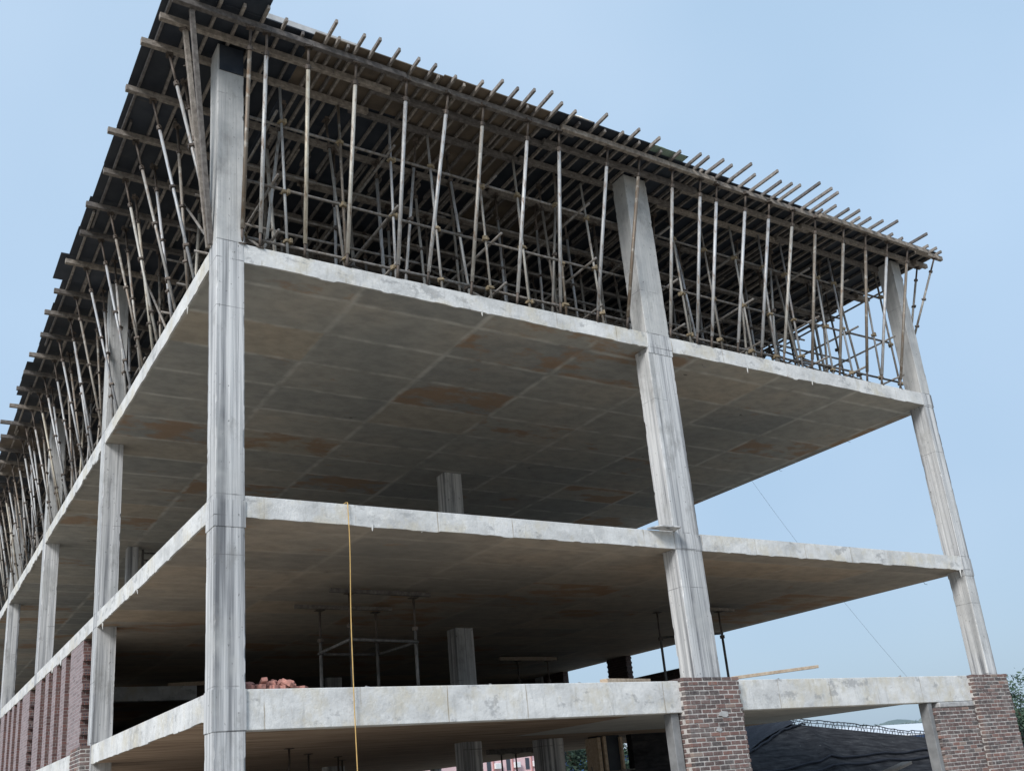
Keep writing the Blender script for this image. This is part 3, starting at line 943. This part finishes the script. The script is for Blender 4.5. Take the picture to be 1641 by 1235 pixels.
# ------------------------------------------------------------------ adjustable steel props
PH = 4.6
def prop_proto(lower_thick=True, L=PH):
    root = link('steel_prop', None)
    root['category'] = 'steel prop'
    a, b = MB(), MB()
    if lower_thick:
        a.tube((0, 0, 0.012), (0, 0, L * 0.84), 0.036)
        b.tube((0, 0, L * 0.84), (0, 0, L - 0.03), 0.029)
        zc = L * 0.84
    else:
        a.tube((0, 0, L * 0.07), (0, 0, L * 0.90), 0.045)
        b.tube((0, 0, L * 0.90), (0, 0, L - 0.03), 0.030)
        f = MB(); f.tube((0, 0, 0.012), (0, 0, L * 0.07), 0.032)
        link('foot_tube', f.mesh('foot_tube', M['rust'], 0, True), root)
        zc = L * 0.90
    link('outer_tube', a.mesh('outer_tube', M['steel'], 0, True), root)
    link('inner_tube', b.mesh('inner_tube', M['rust'], 0, True), root)
    c = MB(); c.tube((0, 0, zc - 0.05), (0, 0, zc + 0.04), 0.062); c.tube((-0.11, 0, zc), (0.11, 0, zc), 0.012)
    link('collar_nut', c.mesh('collar_nut', M['rust']), root)
    if lower_thick:
        for zz in (0.9, 2.35):
            k = MB(); k.box(-0.06, 0.06, -0.06, 0.06, zz - 0.03, zz + 0.03); k.box(-0.09, 0.02, -0.075, 0.0, zz - 0.05, zz + 0.05)
            link('clamp', k.mesh('clamp', M['rust'], 0.008), root)
    p = MB(); p.box(-0.075, 0.075, -0.075, 0.075, 0, 0.012); link('base_plate', p.mesh('base_plate', M['rust']), root)
    p = MB(); p.box(-0.08, 0.08, -0.08, 0.08, L - 0.03, L - 0.015)
    p.box(-0.085, -0.07, -0.05, 0.05, L - 0.03, L + 0.05); p.box(0.07, 0.085, -0.05, 0.05, L - 0.03, L + 0.05)
    link('head_fork', p.mesh('head_fork', M['rust']), root)
    return root
protoA, protoB = prop_proto(False), prop_proto(True)
used = set()
def place_prop(proto, base, top, label, group):
    base, top = Vector(base), Vector(top)
    d = top - base
    rot = d.to_track_quat('Z', 'Y').to_euler()
    sc = (1, 1, d.length / PH)
    if proto.name in used:
        return dup(proto, base, label, rot, sc, group)
    used.add(proto.name)
    proto.location, proto.rotation_euler, proto.scale = base, rot, sc
    proto['label'], proto['group'] = label, group
    return proto
front = [(0.40, 0.50), (0.75, 0.88), (1.67, 1.85), (2.78, 2.80), (4.02, 4.0), (5.1, 4.74), (6.06, 5.88), (7.34, 7.15), (8.26, 8.42), (9.8, 9.53), (10.86, 10.48), (12.0, 11.95), (13.01, 12.88), (13.63, 13.4), (14.75, 14.4), (15.7, 15.3), (16.68, 16.2), (17.65, 17.4), (18.92, 18.6), (19.93, 19.84), (20.99, 20.5), (22.0, 21.4)]
for k, (xt, xb) in enumerate(front):
    y0 = 0.05 if k > 1 else -0.0
    place_prop(protoA, (xb, y0 + RND.uniform(0, 0.03), L3T), (xt, -0.92, ROOF), 'pale steel prop leaning out from the front slab edge, %s right of the corner column' % nth(k + 1), 'leaning props along the front slab edge')
for k, (xt, yt, xb, yb, zb) in enumerate(((23.42, -0.9, 22.87, 0.2, 10.75), (23.42, -0.25, 22.87, 0.35, 10.62))):
    place_prop(protoB, (xb, yb, zb), (xt, yt, ROOF), ('outer', 'inner')[k] + ' of two short props splayed off the right end column head', 'props splayed off the right column')
for k, (y, xe) in enumerate(bearer_rows[1:]):
    if y > 45: break
    place_prop(protoB, (0.07, y - 0.35 + RND.uniform(-0.1, 0.1) if k else 0.62, L3T), (-0.85 + RND.uniform(-0.06, 0.06), y, ROOF), 'steel prop leaning out over the left slab edge, %s back from the corner' % nth(k + 1), 'leaning props along the left slab edge')
for k, y in enumerate((1.4, 3.0, 4.6, 6.2, 7.7, 9.4, 11.2, 12.8, 14.4, 16.0, 17.7, 19.2, 20.8, 22.6, 24.4, 26.0, 27.5, 29.2, 30.8, 32.4, 34.0, 35.6, 37.3)):
    place_prop(protoB, (0.10, y - 0.55 + RND.uniform(-0.35, 0.15), L3T), (-0.45 + RND.uniform(-0.2, 0.3), y + RND.uniform(-0.2, 0.3), ROOF), 'steel prop leaning steeply along the left edge between two bearers, %s from the corner' % nth(k + 1), 'in-between props along the left slab edge')
# timber posts beside the corner column
for k, (xb, yb, xt, yt) in enumerate(((-0.045, 0.30, -0.80, -0.86), (-0.05, 0.44, -0.78, -0.28))):
    mb = MB(); mb.beam((xb, yb, L3T + 0.02), (xt, yt, ROOF - 0.003), 0.10, 0.085)
    tag(link('timber_post', mb.mesh('timber_post', M['bearer'], 0.006)), ('longer', 'shorter')[k] + ' squared timber post leaning past the left of the corner column', 'timber post')
for k, (x, dx, dy) in enumerate(((1.3, 0.5, 0.3), (3.3, -0.4, 0.4), (4.7, 0.5, 0.2), (6.6, -0.45, 0.35), (8.9, 0.5, 0.1), (9.2, -0.1, 0.5), (12.4, 0.6, 0.3), (14.1, -0.5, 0.3), (15.9, 0.5, 0.35), (17.1, 0.45, 0.1), (18.3, -0.4, 0.4), (19.4, 0.55, 0.2), (21.2, -0.5, 0.3))):
    place_prop(protoB, (x, 1.15, L3T), (x + dx, 1.15 + dy - 0.4, ROOF), 'thin steel prop tilted sideways between front and second row, %s from the corner column' % nth(k + 1), 'sideways tilted props')
# upright inner props
n_in = 0
for j, y in enumerate((2.12, 3.75, 5.38, 7.02, 8.5, 10.2)):
    x = 0.9 + 0.3 * (j % 2)
    while x < 22.9:
        if not (10.6 < x < 12 and 9.5 < y < 11.2):
            jx, jy = RND.gauss(0, 0.10), RND.gauss(0, 0.06)
            place_prop(protoA if RND.random() < 0.3 else protoB, (x + jx, y + jy, L3T), (x + RND.gauss(0, 0.17), y + RND.gauss(0, 0.03), ROOF), 'upright steel prop deeper inside the shoring behind the front rows', 'inner props of the roof shoring')
            n_in += 1
        x += 1.18 + RND.uniform(-0.18, 0.18)
for y in [b[0] for b in bearer_rows if 11 < b[0] < 44]:
    for x in (0.75, 2.1):
        place_prop(protoB, (x + RND.gauss(0, 0.08), y + RND.gauss(0, 0.06), L3T), (x + RND.gauss(0, 0.08), y, ROOF), 'upright steel prop inside the left edge beyond the second column', 'inner props along the left side')

# ------------------------------------------------------------------ tube scaffold: standards with clamps, ledgers, braces
LZ = (9.42, 10.78, 12.43)
sp = link('scaffold_standard', None)
sp['category'] = 'scaffold tube'
a = MB(); a.tube((0, 0, 0), (0, 0, PH - 0.01), 0.032)
link('tube', a.mesh('scaffold_tube', M['steel'], 0, True), sp)
cm = MB()
cm.box(-0.065, 0.065, -0.065, 0.065, -0.035, 0.035)
cm.box(-0.10, 0.02, -0.085, -0.02, -0.055, 0.055)
cm.tube((0.06, -0.09, -0.02), (0.06, 0.09, -0.02), 0.014, 6)
CM = cm.mesh('clamp', M['clamp'], 0.008)
for z in LZ:
    link('clamp', CM, sp, (0, 0, z - L3T))
x, k = 0.72, 0
while x < 22.3:
    if not 10.85 < x < 11.95:
        tx = RND.gauss(0, 0.07)
        loc, rot = Vector((x, 0.55, L3T)), Vector((tx, RND.gauss(0.0, 0.05), PH)).to_track_quat('Z', 'Y').to_euler()
        lab = 'brown scaffold upright with yellow clamps just behind the leaning props, %s from the corner column' % nth(k + 1)
        if k == 0:
            sp.location, sp.rotation_euler = loc, rot
            sp['label'], sp['group'] = lab, 'clamped uprights behind the front props'
        else:
            q = dup(sp, loc, lab, rot, None, 'clamped uprights behind the front props')
            for ch in q.children:
                if ch.name.startswith('clamp'):
                    ch.location.z += RND.uniform(-0.14, 0.12)
                    ch.rotation_euler = (0, 0, RND.choice((0, 1.57, 3.14, 4.71)))
        k += 1
    x += RND.choice((0.95, 1.1, 1.2, 1.35))
def tube_thing(name, a, b, r, mat, label, cat, group):
    mb = MB(); mb.tube(a, b, r, 8)
    return tag(link(name, mb.mesh(name, M[mat], 0, True)), label, cat, group)
heights = ('knee high', 'middle', 'upper')
for j, y in enumerate((0.62, 2.2, 3.83, 5.46, 7.1)):
    for h, z in enumerate(LZ):
        x0, s = 0.55, 0
        while x0 < 22.2:
            x1 = min(x0 + 6.1, 22.3)
            zz = z + RND.uniform(-0.05, 0.05) + 0.10 * (s % 2)
            lab = ('%s ledger tube just behind the front uprights, %s length from the corner column' % (heights[h], nth(s + 1))) if j == 0 else 'ledger tube crossing the shoring deeper inside, level and rusty'
            tube_thing('ledger_tube', (x0, y + 0.05 * (s % 2), zz), (x1, y + 0.05 * (s % 2), zz + RND.uniform(-0.06, 0.06)), 0.033, 'ledger', lab, 'scaffold tube', 'front ledger tubes' if j == 0 else 'inner ledger tubes')
            x0 = x1 - 0.35
            s += 1
            if x1 > 22.25: break
for x in (1.35, 4.2, 7.0, 9.9, 12.7, 15.6, 18.4, 20.2, 22.0):
    for h, z in enumerate(LZ):
        tube_thing('ledger_tube', (x, 0.2, z + 0.07), (x + RND.uniform(-0.1, 0.1), 9.6, z + 0.07), 0.033, 'ledger', 'cross ledger tube running back into the shoring, level and rusty', 'scaffold tube', 'cross ledger tubes')
for h, z in enumerate(LZ):
    for s in range(5):
        y0 = 10 + s * 6.3
        tube_thing('ledger_tube', (0.8, y0, z), (0.8, y0 + 6.6, z + 0.05), 0.033, 'ledger', 'ledger tube running back along the left side behind the leaning props', 'scaffold tube', 'left ledger tubes')
nb = 0
for (x, y0, y1, up) in ((1.5, 0.6, 5.2, 1), (4.35, 0.7, 5.6, 1), (7.2, 0.6, 5.2, 1), (10.1, 0.7, 5.4, 1), (12.9, 0.6, 5.3, 1), (15.8, 0.7, 5.4, 1), (18.6, 0.6, 5.2, 1), (20.4, 0.6, 5.5, 1), (22.2, 0.6, 5.4, 1), (22.25, 5.4, 9.6, 0), (0.55, 1.2, 5.0, 1), (0.6, 5.6, 9.3, 1)):
    a, b = (x, y0, L3T + 0.15), (x, y1, 12.9)
    if not up: a, b = (x, y1, L3T + 0.15), (x, y0, 12.9)
    tube_thing('brace_tube', a, b, 0.033, 'ledger', 'diagonal brace tube rising into the shoring from the slab', 'scaffold tube', 'diagonal braces of the shoring')
for y in (12.4, 15.6, 18.8, 22.0, 25.6, 29.0, 32.4):
    tube_thing('brace_tube', (0.55, y, L3T + 0.1), (0.62, y + 3.0, 12.6), 0.033, 'ledger', 'diagonal brace tube along the left edge behind the leaning props', 'scaffold tube', 'diagonal braces along the left edge')

# ------------------------------------------------------------------ small things on the floors
def short_prop(x, y, z0, z1, label, group=None):
    t = thing('steel_prop', label, 'steel prop', (x, y, z0), group)
    h = z1 - z0
    a = MB(); a.tube((0, 0, 0.012), (0, 0, h * 0.72), 0.042); link('outer_tube', a.mesh('outer_tube', M['dark'], 0, True), t)
    a = MB(); a.tube((0, 0, h * 0.72), (0, 0, h - 0.02), 0.032); link('inner_tube', a.mesh('inner_tube', M['rust'], 0, True), t)
    a = MB(); a.box(-0.09, 0.09, -0.09, 0.09, 0, 0.012); link('base_plate', a.mesh('base_plate', M['rust']), t)
    a = MB(); a.box(-0.11, 0.11, -0.11, 0.11, h - 0.02, h - 0.004); a.tube((0, 0, h * 0.72 - 0.05), (0, 0, h * 0.72 + 0.05), 0.08); link('head_plate', a.mesh('head_plate', M['rust']), t)
    return t
def timber(a, b, w, h, label, mat='bearer', cat='timber beam', name='timber_beam'):
    mb = MB(); mb.beam(a, b, w, h)
    return tag(link(name, mb.mesh(name, M[mat], 0.006)), label, cat)
ZT = 2.98
for (x, y), l in zip(((4.84, 7.18), (6.49, 7.25), (6.66, 5.3), (4.77, 5.05)), ('left rear', 'right rear', 'right front', 'left front')):
    short_prop(x, y, 0.0, ZT - 0.08, l + ' prop of the square stand under the middle slab, behind the yellow hose', 'four props of the square stand')
timber((4.15, 7.2, ZT), (6.95, 7.2, ZT), 0.10, 0.10, 'rear timber on the square prop stand behind the yellow hose')
timber((4.3, 5.15, ZT), (7.15, 5.3, ZT), 0.10, 0.10, 'front timber on the square prop stand behind the yellow hose')
zr = 1.75
for a, b, l in (((4.84, 7.24), (6.49, 7.31), 'rear'), ((6.54, 7.25), (6.71, 5.3), 'right'), ((6.66, 5.24), (4.77, 4.99), 'front'), ((4.72, 5.05), (4.79, 7.18), 'left')):
    tube_thing('tie_tube', (*a, zr), (*b, zr), 0.04, 'dark', l + ' tie tube round the square prop stand', 'scaffold tube', None)
short_prop(16.85, 16.2, 0, ZT - 0.08, 'left dim prop under the grey timber far back inside the first floor')
short_prop(18.3, 16.2, 0, ZT - 0.08, 'right dim prop under the grey timber far back inside the first floor')
timber((16.0, 16.2, ZT), (18.75, 16.2, ZT), 0.15, 0.14, 'grey timber on two props far back under the middle slab', 'pale')
short_prop(16.45, 7.09, 0, ZT + 0.1, 'black prop standing just left of the middle column, under the middle slab')
short_prop(18.06, 5.96, 0, ZT - 0.06, 'black prop standing just right of the middle column, under the middle slab')
timber((17.3, 5.9, ZT), (18.75, 5.98, ZT), 0.15, 0.10, 'short timber cap on the prop right of the middle column')
tube_thing('tie_tube', (16.45, 7.03, 2.25), (18.06, 5.9, 2.2), 0.035, 'dark', 'thin tie tube between the two props at the middle column', 'scaffold tube', None)
timber((12.45, 0.25, 0.07), (15.79, 0.55, 0.36), 0.19, 0.075, 'pale plank tipped up on the front beam right of the middle column', 'pale', 'plank', 'plank')
timber((8.6, 0.28, 0.06), (10.4, 0.95, 0.12), 0.2, 0.09, 'pale plank lying on the front beam left of the middle column', 'pale', 'plank', 'plank')
timber((3.9, 19.35, 2.56), (5.2, 19.25, 2.60), 0.2, 0.14, 'pale timber on the inner landing beam beside the corner column', 'pale', 'plank', 'plank')
timber((1.0, 19.35, 2.545), (1.5, 19.0, 2.6), 0.16, 0.05, 'pale offcut at the left end of the inner landing beam', 'pale', 'plank', 'plank')
# scaffold frame deep on the second floor
sf = thing('small_scaffold', 'small dim tube scaffold beside the deep inner column on the second floor', 'scaffold', (3.6, 22.6, L2T))
mb = MB()
for x in (0.0, 0.75, 1.5): mb.tube((x, 0, 0), (x, 0, 4.85), 0.045, 8); 
link('upright', mb.mesh('upright', M['dark']), sf)
mb = MB()
for z in (4.0, 4.4, 4.7): mb.tube((0, -0.05, z), (1.5, -0.05, z), 0.04, 8)
link('ledger', mb.mesh('ledger', M['dark']), sf)
# loose brick heap
r = random.Random(5)
bm_ = MB(); bm_.box(-0.115, 0.115, -0.055, 0.055, -0.04, 0.04)
LBm = bm_.mesh('loose_brick', M['looseb'], 0.008)
for i in range(60):
    lay = 0 if i < 46 else 1
    t = r.uniform(0.0, 1.0)
    x = 0.64 + 1.2 * t if lay == 0 else (0.74 + 0.8 * t if lay == 1 else 0.9 + 0.36 * t)
    y = 0.2 + r.uniform(0, 0.75) * (1 - 0.3 * lay)
    o = link('loose_brick', LBm, None, (x, y, 0.042 + lay * 0.075 + r.uniform(0, 0.03)), (r.gauss(0, 0.25 * (lay > 0)), r.gauss(0, 0.3 * (lay > 0)), r.uniform(0, 3.14)))
    tag(o, 'loose red brick in the heap on the beam right of the corner column', 'brick', 'loose bricks in the heap on the beam')
# yellow hose over the middle slab edge
pts = []
for i in range(60):
    z = L2T + 0.02 - i * (L2T - GZ) / 58
    pts.append((2.56 + 0.014 * math.sin(i * 0.21) - 0.0004 * i, -0.055 - 0.012 * math.sin(i * 0.33), max(z, GZ + 0.02)))
pts = [(2.50, 0.9, L2T + 0.025), (2.53, 0.3, L2T + 0.025), (2.55, 0.0, L2T + 0.03)] + pts
mb = MB(); mb.poly(pts, 0.010, 8)
tag(link('hose', mb.mesh('hose', M['rope'], 0, True)), 'thin yellow hose hanging down the front from the middle slab', 'hose')
mb = MB(); mb.poly([(22.9 + 6.4 * t + 1.6 * t * t, 8.0, 8.55 - 8.2 * t - 1.4 * t * t * 0.3) for t in [i / 14 for i in range(20)]], 0.0042, 5)
tag(link('hanging_wire', mb.mesh('hanging_wire', M['wire'])), 'thin wire slanting down across the sky right of the frame', 'wire')
# slurry icicles and tie-wire ends left hanging under the slab edges
r = random.Random(14)
for x, y, z, h in ((22.2, -0.004, L2B, 0.24), (0.01, 10.4, L2B, 0.2), (4.2, 0.01, L2B, 0.06), (6.1, 0.01, L3B, 0.1), (14.6, 0.005, L3B, 0.16), (17.2, 0.0, L3B, 0.12), (0.01, 2.2, L3B, 0.2), (0.0, 6.3, L2B, 0.12), (3.1, 0.0, L2B, 0.1)):
    mb = MB()
    mb.tube((x, y, z + 0.02), (x + r.uniform(-0.02, 0.02), y, z - h), r.uniform(0.02, 0.035), 7, 0, 0.006)
    part('slurry_drip', mb, [M['edge']])
for x, y, z in ((22.6, 3.2, L3B), (22.7, 6.4, L3B), (22.7, 1.6, L2B), (22.6, 12.5, L2B), (13.2, 0.3, L3B)):
    mb = MB()
    mb.poly([(x, y, z + 0.01), (x + 0.03, y, z - 0.07), (x + 0.09, y - 0.05, z - 0.10)], 0.007, 5)
    part('tie_wire', mb, [M['wire']])
for k, (x, y) in enumerate(((2.2, 0.24), (2.9, 0.2), (5.6, 0.2), (7.9, 0.26), (13.9, 0.2), (18.6, 0.22))):
    mb = MB()
    mb.box(x, x + 0.07 + 0.03 * (k % 3), y, y + 0.06, 0.002, 0.028 + 0.012 * (k % 2), 0, 0, Euler((0.2, 0.1 * k, 0.5 * k)).to_matrix())
    tag(link('rubble_chunk', mb.mesh('rubble_chunk', M['post'], 0.01)), 'broken concrete chunk left on the front beam, %s from the corner column' % nth(k + 1), 'rubble', 'concrete chunks on the front beam')
# ground floor: shoring seen through the front opening
hb = timber((15.0, 16.0, -0.55), (17.6, 16.0, -0.55), 0.2, 0.2, 'black timber on thin props before the pink building', 'joist')
for k, x in enumerate((15.6, 16.25, 17.15)):
    short_prop(x, 16.0, GZ, -0.66, ('left', 'middle', 'right')[k] + ' thin black ground floor prop in front of the pink building', 'thin props in front of the pink building')
for k, (x, y) in enumerate(((4.6, 9.0), (6.3, 12.0), (8.3, 14.5), (9.5, 17.0))):
    short_prop(x, y, GZ, L1B - 0.01, 'dim ground floor prop behind the hanging hose, %s from the left' % nth(k + 1), 'dim ground floor props')

# ------------------------------------------------------------------ surroundings
def leaf_crown(rnd, centre, radii, clumps, per, size):
    mb = MB()
    cx, cy, cz = centre
    for c in range(clumps):
        while True:
            p = Vector((rnd.uniform(-1, 1), rnd.uniform(-1, 1), rnd.uniform(-1, 1)))
            if 0.25 < p.length < 1: break
        q = Vector((cx + p.x * radii[0], cy + p.y * radii[1], cz + p.z * radii[2]))
        cr = rnd.uniform(0.14, 0.30) * min(radii)
        for i in range(per):
            d = Vector((rnd.gauss(0, 1), rnd.gauss(0, 1), rnd.gauss(0, 0.7))) * cr * 0.75
            s = size * rnd.uniform(0.6, 1.3)
            u = Vector((rnd.gauss(0, 1), rnd.gauss(0, 1), rnd.gauss(0, 1))).normalized()
            v = u.orthogonal().normalized()
            w = q + d
            mb.add([w - u * s, w + v * s * 0.55, w + u * s, w - v * s * 0.55], [(0, 1, 2, 3)])
    return mb
def tree(x, y, h, rx, label, mat, seed, clumps=70, per=60, size=0.16):
    rnd = random.Random(seed)
    t = thing('broadleaf_tree', label, 'tree', (x, y, GZ))
    tr = MB()
    tr.tube((0, 0, 0), (0.1, 0.05, h * 0.45), 0.24, 10, 0, 0.16)
    for i in range(7):
        an = i * 0.9 + rnd.random()
        tr.tube((0.1, 0.05, h * (0.3 + 0.02 * i)), (rx * 0.6 * math.cos(an), rx * 0.6 * math.sin(an), h * rnd.uniform(0.6, 0.85)), 0.10, 7, 0, 0.03)
    link('trunk', tr.mesh('trunk', M['bark']), t)
    link('crown', leaf_crown(rnd, (0, 0, h * 0.68), (rx, rx, h * 0.33), clumps, per, size).mesh('crown', M[mat]), t)
    return t
tree(66.6, 25.0, 7.3, 2.3, 'green tree with gaps in its crown right of the end pier', 'leaf', 3, 46, 60, 0.15)
tree(73.5, 29.0, 5.2, 3.6, 'lower green tree behind the right one at the picture edge', 'leaf', 7, 70, 60, 0.2)
tree(41.5, 46.0, 6.6, 2.6, 'green tree seen through the ground floor between two columns', 'leaf', 12, 60, 60, 0.17)
tree(60.0, 62.0, 6.6, 2.8, 'tree beyond the red roofed shed on the ground floor sightline', 'leaf', 22, 50, 50, 0.2)
# pink building with air conditioners
pb = thing('pink_building', 'pink rendered building seen through the ground floor opening', 'building', (50.5, 70.0, GZ))
mb = MB(); mb.box(-9.0, 6.5, 0, 8, 0, 8.2); link('wall', mb.mesh('wall', M['pink']), pb)
for i in range(4):
    mb = MB(); mb.box(-3.1 + i * 2.3, -2.65 + i * 2.3, -0.06, 0.02, 4.2, 5.3)
    link('window', mb.mesh('window', M['glass']), pb)
    mb = MB(); mb.box(-2.3 + i * 2.3, -1.6 + i * 2.3, -0.4, -0.01, 4.4, 4.95)
    link('air_conditioner', mb.mesh('air_conditioner', M['white'], 0.03), pb)
    mb = MB(); mb.box(-2.4 + i * 2.3, -2.3 + i * 2.3, -0.12, -0.005, 0.0, 8.0)
    link('drain_pipe', mb.mesh('drain_pipe', M['pinkpipe']), pb)
rs = thing('red_roofed_shed', 'low white shed with a red sheet roof beyond the ground floor', 'shed', (66.0, 70.0, GZ))
mb = MB(); mb.box(-3, 3.5, 0, 6, 0, 3.0); link('wall', mb.mesh('wall', M['white']), rs)
mb = MB(); mb.prism([(-0.4, 3.0), (3.0, 4.6), (6.4, 3.0), (6.4, 2.9), (3.0, 4.45), (-0.4, 2.9)], -3.3, 3.8, 0, 'x'); link('roof', mb.mesh('roof', M['redroof']), rs)
ws = thing('white_house', 'far white house beyond the red roofed shed', 'house', (80.0, 88.0, GZ))
mb = MB(); mb.box(-6, 6, 0, 8, 0, 7.2); link('wall', mb.mesh('wall', M['white']), ws)
for i in range(4):
    mb = MB(); mb.box(-5 + i * 2.8, -3.8 + i * 2.8, -0.05, 0.02, 4.4, 6.0); link('window', mb.mesh('window', M['glass']), ws)
# long sheds with pale and blue roofs behind the netting
sh = thing('industrial_shed', 'long shed with a pale roof and blue eaves sheet beyond the netting', 'shed', (90.0, 60.0, GZ))
mb = MB(); mb.box(-30, 45, 0, 26, 0, 4.7); link('wall', mb.mesh('wall', M['blueroof']), sh)
mb = MB(); mb.prism([(-0.6, 4.72), (13, 6.6), (26.6, 4.72), (26.6, 4.6), (13, 6.45), (-0.6, 4.6)], -30.5, 45.5, 0, 'x'); link('roof', mb.mesh('roof', M['whiteroof']), sh)
# black netting over a heap beside the building
def net_z(x, y):
    ridge = 0.35 - 0.105 * (x - 44) if x > 44 else min(1.0, 0.35 + 0.12 * (44 - x))
    t = min(1.0, max(0.0, (y - 15.5) / 10.5))
    z = -3.6 + (ridge + 3.6) * t ** 0.9
    fold = max(0.0, 1.0 - abs(x - 43.6 + (1 - t) * 9.0) / 0.9)            # slanting fold
    fold2 = max(0.0, 1.0 - abs(t - 0.42 - 0.010 * (x - 45)) / 0.05)      # sagging rope lines
    fold3 = max(0.0, 1.0 - abs(t - 0.30 - 0.013 * (x - 45)) / 0.04)
    z += (0.22 * fold - 0.16 * fold2 - 0.12 * fold3) * min(1, 4 * t) * min(1, 5 * (1 - t))
    z += 0.035 * math.sin(x * 1.3 - y * 1.1) * t * (1 - t) * 4
    return z
mb = MB()
nx, ny = 200, 60
vs = []
for j in range(ny + 1):
    for i in range(nx + 1):
        y = 15.5 + 10.5 * j / ny
        xl = 25.3 + 1.12 * (y - 15.5)
        x = xl + (68 - xl) * i / nx
        vs.append((x, y, net_z(x, y)))
W = nx + 1
top = vs[-W:]
vs2 = vs + [(x, y + 0.6, GZ) for x, y, z in top]
fs = [(j * W + i, j * W + i + 1, (j + 1) * W + i + 1, (j + 1) * W + i) for j in range(ny + 1) for i in range(nx)]
mb.add(vs2, fs)
nt = thing('debris_netting', 'black debris netting draped over a heap beyond the right bay', 'netting', (0, 0, 0))
link('net', mb.mesh('net', M['net'], 0, True), nt)
fr = MB()
r = random.Random(9)
hx = 37.1
up = 0.3
while hx < 68:
    x2 = hx + 0.30
    u2 = max(0.2, min(0.42, up + r.gauss(0, 0.03)))
    z, z2 = net_z(hx, 26.0), net_z(x2, 26.0)
    fr.tube((hx, 26.0, z + up), (x2, 26.0, z2 + u2), 0.032, 5)
    fr.tube((hx, 26.0, z + up * 0.55), (x2, 26.0, z2 + u2 * 0.55), 0.022, 5)
    if r.random() < 0.8:
        fr.tube((hx, 26.0, z - 0.05), (hx + r.uniform(-0.1, 0.1), 26.0, z + up), 0.02, 5)
    if r.random() < 0.6:
        fr.tube((hx, 26.0, z), (x2, 26.0, z2 + u2), 0.016, 5)
    hx, up = x2, u2
flap = MB()
fa, fb, fcn = Vector((43.4, 25.6)), Vector((36.9, 25.9)), Vector((27.6, 17.6))
for i in range(24):
    for j in range(24 - i):
        def q(a, b):
            p = fa * (1 - (a + b) / 24) + fb * (a / 24) + fcn * (b / 24)
            return (p.x, p.y, net_z(p.x, p.y) + 0.22 + 0.05 * math.sin(a * 1.9 + b * 0.7))
        flap.add([q(i, j), q(i + 1, j), q(i, j + 1)], [(0, 1, 2)])
        if j < 23 - i:
            flap.add([q(i + 1, j), q(i + 1, j + 1), q(i, j + 1)], [(0, 1, 2)])
link('net_flap', flap.mesh('net_flap', M['fringe']), nt)
for (x0, y0, x1, y1) in ((30.5, 18.3, 62.0, 22.4), (29.2, 17.2, 60.0, 20.6), (43.5, 25.6, 27.8, 17.7)):
    cb = MB()
    cb.poly([(x0 + (x1 - x0) * k / 30, y0 + (y1 - y0) * k / 30, net_z(x0 + (x1 - x0) * k / 30, y0 + (y1 - y0) * k / 30) + 0.10 + 0.03 * math.sin(k * 1.7)) for k in range(31)], 0.06, 6)
    link('net_cord', cb.mesh('net_cord', M['fringe']), nt)
link('border_cord', fr.mesh('border_cord', M['fringe']), nt)
timber((19.7, 2.2, -2.45), (23.6, 4.2, -2.22), 0.3, 0.09, 'pale plank low in the right bay in front of the black netting', 'pale', 'plank', 'plank')
# far wooded rise
mb = MB()
r = random.Random(2)
nx = 80
top = []
vs = []
for i in range(nx + 1):
    x = 180 + 640 * i / nx
    h = 19 + 3.0 * math.sin(i * 0.16 + 0.5) + 1.5 * math.sin(i * 0.9)
    vs += [(x, 290, GZ), (x, 312, GZ + h * 0.8), (x, 340, GZ + h + 2), (x, 420, GZ)]
fs = [(4 * i + k, 4 * (i + 1) + k, 4 * (i + 1) + k + 1, 4 * i + k + 1) for i in range(nx) for k in range(3)]
mb.add(vs, fs)
tag(link('hills', mb.mesh('hills', M['hazeleaf'], 0, True)), kind='structure')
mb = MB()
for i in range(240):
    x = r.uniform(190, 810)
    q = (x - 180) / 8.0
    h = 19 + 3.0 * math.sin(q * 0.16 + 0.5) + 1.5 * math.sin(q * 0.9)
    for c in range(26):
        p = Vector((x + r.gauss(0, 3), 318 + r.uniform(-8, 8), GZ + h * 0.85 + r.uniform(-3, 4.5)))
        u = Vector((r.gauss(0, 1), r.gauss(0, 1), r.gauss(0, 1))).normalized()
        v = u.orthogonal().normalized()
        s = r.uniform(0.6, 1.5)
        mb.add([p - u * s, p + v * s * 0.7, p + u * s, p - v * s * 0.7], [(0, 1, 2, 3)])
tag(link('distant_wood', mb.mesh('distant_wood', M['hazeleaf'])), kind='stuff')
